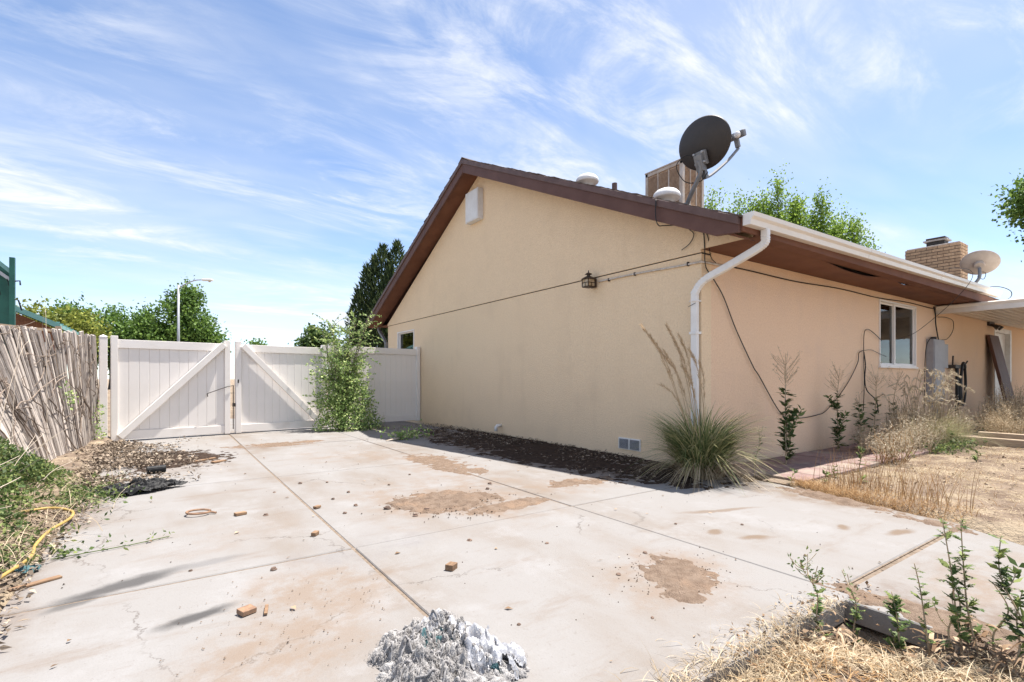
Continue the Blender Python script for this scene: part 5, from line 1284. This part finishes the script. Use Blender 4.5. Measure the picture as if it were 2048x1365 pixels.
# left bed: green creeping weeds
lw2 = thing('creeping_weeds', (-6.5, 1.6, 0), 'lush bright green weeds spilling over the left slab edge', 'weeds')
n = 24000
y = RNG.uniform(.25, 3.6, n); k = fbm(y * 1.7, y * 0 + 2, 4, 4)
xc = -6.75 + .35 * (k - .5); x = xc + RNG.normal(0, .30, n)
hm = (.20 + .52 * np.exp(-((y - 2.1) / 1.1) ** 2)) * np.clip(1 - ((x + 6.95) / .75) ** 2, .06, 1) * (.5 + fbm(x * 3, y * 3, 8, 4))
z = .02 + RNG.random(n) ** .6 * hm
keep = fbm(x * 5, y * 5, 2, 3) > .38
P = np.stack([x, y, z], 1)[keep]; n = len(P)
V, F = leafset(P, RNG.uniform(.025, .055, n), RNG.uniform(.014, .026, n)); npmesh('leaf', V, [F], 'leaf_weed', lw2)
m = MB()
for i in range(120):
    b = Vector((-6.85 + RNG.normal(0, .2), RNG.uniform(.3, 3.5), .02)); e = b + Vector((RNG.uniform(-.3, .5), RNG.normal(0, .35), RNG.uniform(.1, .6)))
    sp = spline([b, b.lerp(e, .5) + Vector((0, 0, .08)), e], 4); m.tube(sp, np.linspace(.005, .002, len(sp)), 4, cap=False)
m.build('stem', 'twig_pale', lw2)
n = 1500; xy = np.stack([RNG.normal(-6.55, .25, n), RNG.uniform(.2, 3.5, n)], 1)
V, F = blades(np.column_stack([xy, np.full(n, .02)]), RNG.uniform(0, 6.283, n), RNG.uniform(.1, .5, n), RNG.uniform(.3, .95, n), .004, .8, seg=5); V[:, 2] = np.maximum(V[:, 2], .012)
npmesh('dry_blade', V, [F], 'straw', lw2)
cr = thing('creeping_weeds', (-5.98, 2.15, 0), 'green creeper reaching toward the black plastic bag', 'weeds')
n = 900; P = np.stack([RNG.normal(-6.05, .16, n), 2.25 + RNG.normal(0, .16, n), np.abs(RNG.normal(0, .04, n)) + .01], 1)
V, F = leafset(P, RNG.uniform(.02, .045, n), .018); npmesh('leaf', V, [F], 'leaf_weed', cr)
rn = thing('runner_weed', (-5.75, .42, 0), 'single trailing weed runner lying on the pale concrete', 'weed')
MB().tube(spline([(-6.0, .38, .01), (-5.8, .40, .012), (-5.6, .44, .01), (-5.4, .50, .012)], 6), .003, 5).build('stem', 'leaf_weed', rn)
P = []
for (x, y) in ((-5.96, .40), (-5.95, .42), (-5.93, .37), (-5.74, .42), (-5.62, .45), (-5.5, .48), (-5.42, .5)):
    for q in range(9 if x < -5.9 else 5): P.append((x + RNG.normal(0, .012), y + RNG.normal(0, .012), .01 + RNG.random() * .05))
V, F = leafset(np.array(P), .03, .016); npmesh('leaf', V, [F], 'leaf_weed', rn)
# leaf litter by the fence
def lit1(n):
    xy = np.stack([RNG.normal(-6.0, .42, n), RNG.uniform(2.6, 7.0, n)], 1); k = fbm(xy[:, 0] * 2, xy[:, 1] * 2, 21, 4) - .28 * np.maximum(0, xy[:, 0] + 6.0); return xy[(k > .34) & (xy[:, 0] > -6.75) & (xy[:, 0] < -4.6)]
litter('leaf_litter', 7500, lit1, (.02, .075), 'litter_grey', 'brown leaf litter and twigs piled below the wooden fence', z=.015, flat=.35, hgt=.06)
def lit2(n):
    xy = np.stack([RNG.uniform(-7.0, -5.75, n), RNG.uniform(-.9, 3.2, n)], 1); lim = -6.0 + .16 * (fbm(xy[:, 1] * 2, xy[:, 1] * 0, 5, 3) - .5) + .1 * (xy[:, 1] > 1.2); return xy[xy[:, 0] < lim]
litter('leaf_litter', 4200, lit2, (.015, .06), 'litter_grey', 'dry leaf crumbs along the left slab edge', z=.012, flat=.35, hgt=.03)
def heap(name, cx, cy, rx, ry, h, m, label, res=.018, seed=1, thr=.0, rot=0.0, rough=.7, cat='dirt', base=.0):
    X, Y = np.meshgrid(np.arange(-rx * 1.4, rx * 1.4, res), np.arange(-ry * 1.4, ry * 1.4, res), indexing='ij')
    rr = np.sqrt((X / rx) ** 2 + (Y / ry) ** 2); ca, sa = math.cos(rot), math.sin(rot)
    wx, wy = cx + X * ca - Y * sa, cy + X * sa + Y * ca
    edge = np.clip((1.35 - rr) / .35, 0, 1)
    msk = 1 - rr + (fbm(wx * 2.2, wy * 2.2, seed, 6, .65) - .5) * 2.0 * rough - thr
    msk = np.where(rr > 1.3, -1, msk) * 1.0
    brk = fbm(wx * 9, wy * 9, seed + 5, 5, .7) - .5
    Z = base + h * (np.clip(msk, -1, .8) * edge - (1 - edge)) + h * 2.0 * brk * (1.1 - np.clip(msk, 0, .8)) - .12 * h + (fbm(wx * 22, wy * 22, seed + 3, 3) - .5) * h * .75
    keep = Z > base - .005
    nx_, ny_ = X.shape; ix = np.arange(nx_ * ny_).reshape(nx_, ny_)
    kf = keep[:-1, :-1] | keep[1:, :-1] | keep[1:, 1:] | keep[:-1, 1:]
    F = np.stack([ix[:-1, :-1][kf], ix[1:, :-1][kf], ix[1:, 1:][kf], ix[:-1, 1:][kf]], -1)
    Z = np.maximum(Z, base - .02)
    return tag(npmesh(name, np.stack([wx, wy, Z], -1).reshape(-1, 3), [F], m, smooth=True), label, cat, kind='stuff')
heap('dirt_patch', -3.30, .32, .50, .38, .042, 'soil', 'reddish dirt heap on the middle slab', seed=4, rot=-.5)
heap('dirt_patch', -2.95, -.12, .50, .13, .020, 'soil', 'low dirt ridge beside the cross joint', seed=9, rot=.1)
heap('dirt_patch', -3.02, -1.92, .36, .22, .024, 'soil', 'brown dirt patch near the foreground slab corner', seed=14, rot=.7)
heap('dirt_patch', -2.4, 2.3, .30, 1.0, .008, 'soil', 'thin dirt film along the far slab joint', seed=19, rough=1.1)
heap('dirt_patch', -1.75, .3, .45, .22, .010, 'soil', 'thin dirt film near the shadow edge', seed=24, rough=1.1)
heap('dirt_patch', -5.5, 4.6, .9, 1.0, .02, 'soil_dark', 'dark soil under the leaf litter by the fence', seed=34, rough=1.0)
heap('dirt_patch', -3.9, 5.5, .8, .3, .008, 'soil', 'dirt fan on the slab before the gate', seed=39, rough=1.1)
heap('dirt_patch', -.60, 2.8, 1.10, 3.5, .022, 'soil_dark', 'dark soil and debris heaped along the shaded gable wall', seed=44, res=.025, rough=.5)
heap('dirt_patch', -.55, .0, .35, .4, .04, 'soil_dark', 'dark soil round the base of the grass clump', seed=49, rough=.5)
heap('dirt_patch', -.36, -1.75, .16, .95, .03, 'soil', 'soil washed over the right slab edge', seed=54, rot=-.24, rough=.7)
heap('dirt_patch', -2.45, -3.1, .13, .75, .02, 'soil', 'soil strip along the notch edge of the right slab', seed=59, rough=.7)
def lit3(n):
    xy = np.stack([-np.abs(RNG.normal(0, .75, n)) - .03, RNG.uniform(-.1, 7.2, n)], 1); k = fbm(xy[:, 0] * 2.5, xy[:, 1] * 1.5, 31, 4); return xy[(k > .44 + .06 * np.abs(xy[:, 0])) & (xy[:, 0] > -1.7)]
litter('leaf_litter', 3600, lit3, (.02, .08), 'litter_grey', 'dark leaf litter along the foot of the shaded gable wall', z=.012, flat=.22, hgt=.03, wf=.32)
# fallen leafy branch by the shadow
fb = thing('cut_branch', (-1.95, 4.9, 0), 'cut leafy branch lying at the edge of the shadow', 'branch')
m = MB(); P = []
for i in range(7):
    e = Vector((-1.5 + RNG.normal(0, .28), 5.0 + RNG.normal(0, .3), RNG.uniform(.04, .26)))
    sp = spline([(-2.25, 4.75, .02), Vector((-1.95, 4.85, .05)), e], 5); m.tube(sp, np.linspace(.008, .002, len(sp)), 5)
    for q in range(38): P.append(tuple(sp[int(len(sp) * RNG.uniform(.45, .99))] + Vector(RNG.normal(size=3) * .05)))
m.build('twig', 'twig_pale', fb); P = np.array(P); P[:, 2] = np.abs(P[:, 2]) + .01
V, F = leafset(P, RNG.uniform(.04, .08, len(P)), RNG.uniform(.025, .05, len(P))); npmesh('leaf', V, [F], 'leaf_shrub', fb)
# small seedlings by the shaded fence panel
for x, y, lb_ in ((-1.15, 7.9, 'tiny seedling at the foot of the shaded fence panel'), (-1.62, 7.6, 'small seedling right of the gate sapling')):
    weed((x, y, 0), .30, 12, .06, .03, (.02, 0), lb_, None, lm='leaf_shrub', thick=.003)

# ------------------------------------------------------------------ small things on the concrete
stones = []
for k in range(4):
    m = MB(); bmv = []
    th = np.linspace(0, math.pi, 6)[1:-1]
    prof = [(0.02, -.5)] + [(math.sin(t), -math.cos(t) * .6) for t in th] + [(.02, .5)]
    m.lathe(prof, 7); vs = [Vector(v) * (1 + .22 * math.sin(i * 12.9898 + k * 7)) for i, v in enumerate(m.v)]; m.v = [tuple(v) for v in vs]
    me = m.mesh('stone'); me.materials.append(MATS['stone']); stones.append(me)
pos_st = [(-3.86, .39, .032), (-3.60, .15, .030), (-3.75, .05, .024), (-4.05, .65, .020), (-3.95, 1.2, .020), (-4.15, 1.0, .018), (-4.25, 1.9, .022), (-4.0, 1.8, .015), (-3.5, 1.3, .016), (-3.7, -.75, .020), (-4.75, .75, .022), (-2.6, .75, .024), (-2.75, .55, .022), (-4.2, .45, .018), (-4.9, -.55, .020),
          (-3.3, -1.1, .016), (-2.2, -1.3, .012), (-1.8, -1.6, .012), (-2.1, -2.2, .013), (-3.55, -2.2, .012), (-4.1, -1.9, .012), (-5.3, -.3, .012), (-4.55, 1.6, .015), (-3.1, 1.7, .016), (-2.9, -1.6, .018), (-3.3, -1.75, .016), (-3.15, -2.05, .014)]
def stone_zone(x, y):
    if y < -1.0: return 'on the front slabs near the viewer' if x < -2.5 else 'on the slab by the yard'
    if x < -4.42: return 'left of the long joint'
    if y > 1.5: return 'toward the gate, right of the long joint'
    return 'around the middle dirt heap'
ORD = ('nearest', 'second nearest', 'third nearest', 'fourth nearest', 'fifth nearest', 'sixth nearest', 'seventh nearest', 'eighth nearest', 'ninth nearest', 'tenth nearest', 'eleventh nearest', 'twelfth nearest', 'thirteenth nearest', 'fourteenth nearest')
zones = {}
for p in sorted(pos_st, key=lambda p: p[0] * .567 + p[1] * .824):
    zones.setdefault(stone_zone(p[0], p[1]), []).append(p)
for zn, ps in zones.items():
    for k, (x, y, sz) in enumerate(ps):
        o = bpy.data.objects.new('stone', stones[RNG.integers(4)]); COL.objects.link(o)
        o.location = (x, y, sz * .5 * .55); o.scale = (sz, sz * RNG.uniform(.7, 1), sz * .75); o.rotation_euler = (0, 0, RNG.uniform(0, 6))
        tag(o, '%s small brown stone %s' % (ORD[k], zn), 'stone', 'stones scattered on the driveway')
# gravel crumbs
def crumbs(n, fx, sz, m, label):
    xy = fx(n); n = len(xy); P = np.column_stack([xy, np.full(n, .003)])
    s = RNG.uniform(*sz, n)[:, None]; k = RNG.uniform(.6, 1.3, (n, 5, 1))
    base = np.array([[1, 0, 0], [-.4, .9, 0], [-.6, -.8, 0], [.1, .1, .9], [0, 0, -.5]])[None] * k
    V = (P[:, None, :] + base * s[:, None, :]).reshape(-1, 3); b = (np.arange(n) * 5)[:, None]
    F = np.concatenate([b + np.array([[0, 1, 3]]), b + np.array([[1, 2, 3]]), b + np.array([[2, 0, 3]])])
    return tag(npmesh('gravel', V, [F], m), label, 'gravel', kind='stuff')
def gs(cx, cy, sx, sy):
    return lambda n: np.stack([RNG.normal(cx, sx, n), RNG.normal(cy, sy, n)], 1)
crumbs(420, gs(-3.30, .28, .26, .22), (.003, .011), 'soil_dark', 'dark gravel crumbs on the middle dirt heap')
crumbs(300, gs(-3.03, -1.90, .17, .13), (.002, .007), 'soil_dark', 'dark gravel crumbs on the foreground dirt patch')
crumbs(140, gs(-4.9, -1.3, .3, .3), (.002, .006), 'soil', 'fine brown crumbs on the left foreground slab')
crumbs(220, lambda n: np.stack([RNG.uniform(-6, -.4, n), RNG.uniform(-2.6, 6.5, n)], 1), (.002, .007), 'soil_dark', 'fine grit scattered over all the slabs')
litter('twig_litter', 110, lambda n: np.stack([RNG.uniform(-6, -.5, n), RNG.uniform(-2.6, 6.5, n)], 1), (.015, .05), 'dead_leaf', 'scattered leaf bits over the driveway', z=.003, flat=.1)
# wood chips and brick bits
chips = [((-4.92, .88), (.085, .05, .022), .3, 'small tan wood block beside the rusty ring', 'wood_chip'),
         ((-4.545, -.02), (.06, .035, .025), .9, 'reddish wood bit at the long joint', 'wood_chip'),
         ((-4.35, .75), (.055, .04, .02), .5, 'dark wood bit sitting in the long joint', 'wood_chip'),
         ((-4.044, -1.139), (.065, .05, .035), .6, 'square brown wood block on the front middle slab', 'wood_chip'),
         ((-5.10, -1.07), (.068, .058, .024), .4, 'grey brown wood block on the left front slab', 'rust_ring'),
         ((-5.02, -1.10), (.016, .10, .012), -.2, 'thin yellow wood splinter beside the grey block', 'wood_chip'),
         ((-5.0, 4.2), (.30, .05, .02), .5, 'long tan wood strip in the leaf litter', 'wood_chip'),
         ((-4.85, 3.95), (.22, .06, .02), .8, 'shorter tan wood strip near the leaf litter', 'wood_chip'),
         ((-6.0, -.05), (.22, .04, .012), .5, 'flat tan wood sliver next to the yellow hose', 'wood_chip')]
for (p, sz, a, lb_, m_) in chips:
    o = MB().obox((0, 0, 0), sz, Matrix.Identity(3)).build('wood_piece', m_, bevel=.003)
    o.location = (*p, sz[2] / 2 + .002); o.rotation_euler = (RNG.uniform(-.05, .05), RNG.uniform(-.05, .05), a); tag(o, lb_, 'wood', 'wood scraps on the driveway')
# rusty ring
o = MB().tube(spline([(-5.20 + .085 * math.cos(t), 1.09 + .075 * math.sin(t), .016 + .012 * math.sin(t * .5)) for t in np.linspace(.2, 5.9, 16)] + [(-5.08, 1.03, .012)], 3), .009, 6).build('metal_ring', 'rust_ring')
tag(o, 'bent rusty strap ring lying open on the concrete', 'ring')
# dark pipe offcut
o = MB().lathe([(.045, -.09), (.045, .09), (.035, .09), (.035, -.09)], 14, (-5.52, 3.45, .05), Euler((0, rad(90), .2)).to_matrix()).build('pipe_offcut', 'plastic_black'); tag(o, 'short black pipe offcut at the edge of the leaf litter', 'pipe')
# yellow hose
o = MB().tube(spline([(-6.35, -.9, .03), (-6.22, -.35, .03), (-6.17, .05, .03), (-6.10, .4, .03), (-6.12, .72, .03), (-6.10, 1.05, .035), (-6.03, 1.35, .04), (-6.05, 1.6, .045), (-6.2, 1.75, .06), (-6.38, 1.65, .07)], 8), .0105, 10).build('garden_hose', 'hose_yellow', smooth=True)
tag(o, 'yellow garden hose curving along the left slab edge', 'hose')
# crumpled sheet helper
def crumple(name, cx, cy, rx, ry, h, m, label, cat, seed, parent=None, res=70, cut=.15, rot=0, base=.006, freq=6, amp=1.0):
    U, Vv = np.meshgrid(np.linspace(-1, 1, res), np.linspace(-1, 1, res), indexing='ij')
    ridge = 1 - np.abs(2 * fbm(U * freq, Vv * freq, seed, 4, .55) - 1)
    fold = np.abs(fbm(U * freq * .5, Vv * freq * .5, seed + 9, 3) - .5) * 2
    rr = np.sqrt(U ** 2 + Vv ** 2) + (fbm(U * 2.5, Vv * 2.5, seed + 20, 4) - .5) * 1.1
    env = np.clip(1.15 - rr, 0, 1) ** .6
    Z = base + h * env * (ridge ** 2.2 * .7 + fold * .6) * amp
    dx = (fbm(U * freq * .8, Vv * freq * .8, seed + 31, 3) - .5) * .28; dy = (fbm(U * freq * .8, Vv * freq * .8, seed + 47, 3) - .5) * .28
    X = (U + dx) * rx; Y = (Vv + dy) * ry
    keep = rr < 1 - cut; ix = np.arange(res * res).reshape(res, res)
    kf = keep[:-1, :-1] & keep[1:, :-1] & keep[1:, 1:] & keep[:-1, 1:]
    F = np.stack([ix[:-1, :-1][kf], ix[1:, :-1][kf], ix[1:, 1:][kf], ix[:-1, 1:][kf]], -1)
    ca, sa = math.cos(rot), math.sin(rot)
    o = npmesh(name, np.stack([cx + X * ca - Y * sa, cy + X * sa + Y * ca, Z], -1).reshape(-1, 3), [F], m, parent, smooth=True)
    if parent is None: tag(o, label, cat)
    return o
crumple('plastic_bag', -5.64, 2.42, .42, .21, .12, 'plastic_black', 'torn black plastic bag crumpled on the concrete', 'bag', 3, rot=.25, res=90, freq=5)
crumple('rag', -6.07, .20, .07, .05, .04, 'cloth_blue', 'small teal rag under the yellow hose', 'rag', 8, res=30)

# ------------------------------------------------------------------ bundle of shaggy fibre in the foreground
rb = thing('fibre_bundle', (-4.52, -2.0, 0), 'shaggy grey fibre mop bundle tangled with plastic film in the foreground', 'bundle')
res = 150
U, Vv = np.meshgrid(np.linspace(-1, 1, res), np.linspace(-1, 1, res), indexing='ij')
rr = .6 * np.sqrt(U ** 2 + Vv ** 2) + .4 * (np.abs(U * .8 + Vv * .6) + np.abs(Vv * .8 - U * .6)) + (fbm(U * 2.2, Vv * 2.2, 61, 4) - .5) * .7
env = np.clip(1 - rr, 0, 1) ** .5
lump = fbm(U * 7, Vv * 7, 64, 3, .5); rid = 1 - np.abs(2 * fbm(U * 3.2, Vv * 3.2, 69, 4) - 1); cre = np.abs(fbm(U * 5 + Vv * 2, Vv * 4, 83, 4, .55) - .5)
HZ = -.004 + env * (.035 + .060 * lump + .115 * rid ** 2.5 - .10 * np.clip(1 - cre * 9, 0, 1) - .03 * np.clip(1 - rid * 1.6, 0, 1))
RX, RY, RR = .285, .35, .35
ca, sa = math.cos(RR), math.sin(RR)
BX = -4.52 + U * RX * ca - Vv * RY * sa; BY = -1.98 + U * RX * sa + Vv * RY * ca
ix = np.arange(res * res).reshape(res, res); keep = rr < 1.0
kf = keep[:-1, :-1] & keep[1:, :-1] & keep[1:, 1:] & keep[:-1, 1:]
F = np.stack([ix[:-1, :-1][kf], ix[1:, :-1][kf], ix[1:, 1:][kf], ix[:-1, 1:][kf]], -1)
npmesh('core', np.stack([BX, BY, HZ], -1).reshape(-1, 3), [F], 'fibre', rb, smooth=True)
sel = np.argwhere(keep & (rr < .97) & (cre > .035)); n = 8500
pk = sel[RNG.integers(len(sel), size=n)]; i_, j_ = pk[:, 0], pk[:, 1]
B = np.stack([BX[i_, j_], BY[i_, j_], HZ[i_, j_] - .004], 1)
flow = fbm(B[:, 0] * 9, B[:, 1] * 9, 71, 3) * 14
ln_ = RNG.uniform(.02, .055, n); P0 = B; seg = 5; rows = []
w = RNG.uniform(.0009, .0020, n); ph = RNG.uniform(0, 6.283, n); cu = RNG.uniform(2, 6, n) * RNG.choice([-1, 1], n)
p = P0.copy(); ang = flow + RNG.normal(0, .7, n); el = RNG.uniform(-.1, .7, n)
for k in range(seg + 1):
    sd = np.stack([-np.sin(ang), np.cos(ang), np.zeros(n)], 1)
    rows.append(np.stack([p - sd * w[:, None] / 2, p + sd * w[:, None] / 2], 1))
    p = p + np.stack([np.cos(ang) * np.cos(el), np.sin(ang) * np.cos(el), np.sin(el)], 1) * (ln_ / seg)[:, None]
    ang = ang + cu / seg; el = el - .45
V = np.stack(rows, 1).reshape(-1, 3); V[:, 2] = np.maximum(V[:, 2], .002); bb = (np.arange(n) * (seg + 1) * 2)[:, None]
F = np.concatenate([bb + np.array([[2 * k, 2 * k + 1, 2 * k + 3, 2 * k + 2]]) for k in range(seg)])
tag(npmesh('strand', V, [F], 'fibre_strand', rb), kind='stuff')
# plastic film and blue cloth tucked over the fibre, following its lumps
def cover(name, u0, v0, du, dv, ang, m, seed, dz=.010, amp=.022):
    k = 46; A_, B__ = np.meshgrid(np.linspace(-1, 1, k), np.linspace(-1, 1, k), indexing='ij')
    wob = (fbm(A_ * 2, B__ * 2, seed, 3) - .5) * .5
    uu = u0 + (A_ * du) * math.cos(ang) - (B__ + wob) * dv * math.sin(ang); vv = v0 + (A_ * du) * math.sin(ang) + (B__ + wob) * dv * math.cos(ang)
    ia = np.clip(((uu + 1) / 2 * (res - 1)).astype(int), 0, res - 1); ib = np.clip(((vv + 1) / 2 * (res - 1)).astype(int), 0, res - 1)
    sm = HZ.copy()
    for _ in range(6): sm = (sm + np.roll(sm, 1, 0) + np.roll(sm, -1, 0) + np.roll(sm, 1, 1) + np.roll(sm, -1, 1)) / 5
    zz = np.maximum(sm[ia, ib], .0) + dz + amp * np.abs(fbm(A_ * 1.2 + 3, B__ * 5, seed + 2, 4) - .5) * 2 - .03 * np.clip(np.maximum(np.abs(A_), np.abs(B__)) - .8, 0, 1) * 5 * .5
    X = -4.52 + uu * RX * ca - vv * RY * sa; Y = -1.98 + uu * RX * sa + vv * RY * ca
    rg = np.maximum(np.abs(A_), np.abs(B__)) + (fbm(A_ * 4, B__ * 4, seed + 7, 3) - .5) * .5 < .93
    ix = np.arange(k * k).reshape(k, k); kf = rg[:-1, :-1] & rg[1:, :-1] & rg[1:, 1:] & rg[:-1, 1:]
    F = np.stack([ix[:-1, :-1][kf], ix[1:, :-1][kf], ix[1:, 1:][kf], ix[:-1, 1:][kf]], -1)
    npmesh(name, np.stack([X, Y, zz], -1).reshape(-1, 3), [F], m, rb, smooth=True)
cover('film', .44, -.22, .62, .30, .9, 'film_silver', 5, dz=.016, amp=.035)
cover('film', .60, -.55, .34, .20, .7, 'film_silver', 9, dz=.016, amp=.03)
cover('film', .28, .42, .22, .10, .3, 'film_silver', 13)
cover('rag', .02, .16, .22, .16, .5, 'cloth_blue', 17, dz=.004)
cover('rag', .20, .02, .34, .035, 1.1, 'cloth_blue', 21, dz=.006)
cover('rag', .12, -.50, .28, .03, 1.3, 'cloth_blue', 25, dz=.006)
for i in range(60):
    a = RNG.uniform(0, 6.283); r = RNG.uniform(.1, .85); x = -4.52 + math.cos(a) * r * .26; y = -1.98 + math.sin(a) * r * .32
    pts = []; d = RNG.uniform(0, 6.283); tw = RNG.choice([-1, 1]) * RNG.uniform(.2, .9)
    for k in range(RNG.integers(5, 9)):
        u_ = ((x + 4.52) * ca + (y + 1.98) * sa) / RX; v_ = (-(x + 4.52) * sa + (y + 1.98) * ca) / RY
        a_ = int(np.clip((u_ + 1) / 2 * (res - 1), 0, res - 1)); b_ = int(np.clip((v_ + 1) / 2 * (res - 1), 0, res - 1))
        pts.append((x, y, max(.006, HZ[a_, b_] + .004 + RNG.uniform(0, .008)))); d += tw + RNG.normal(0, .3); x += math.cos(d) * .02; y += math.sin(d) * .02
    sp = spline(pts, 4); MB().tube(sp, [.0042 + .0012 * math.sin(q * 2.1) for q in range(len(sp))], 6).build('yarn', 'fibre_strand', rb, smooth=True)
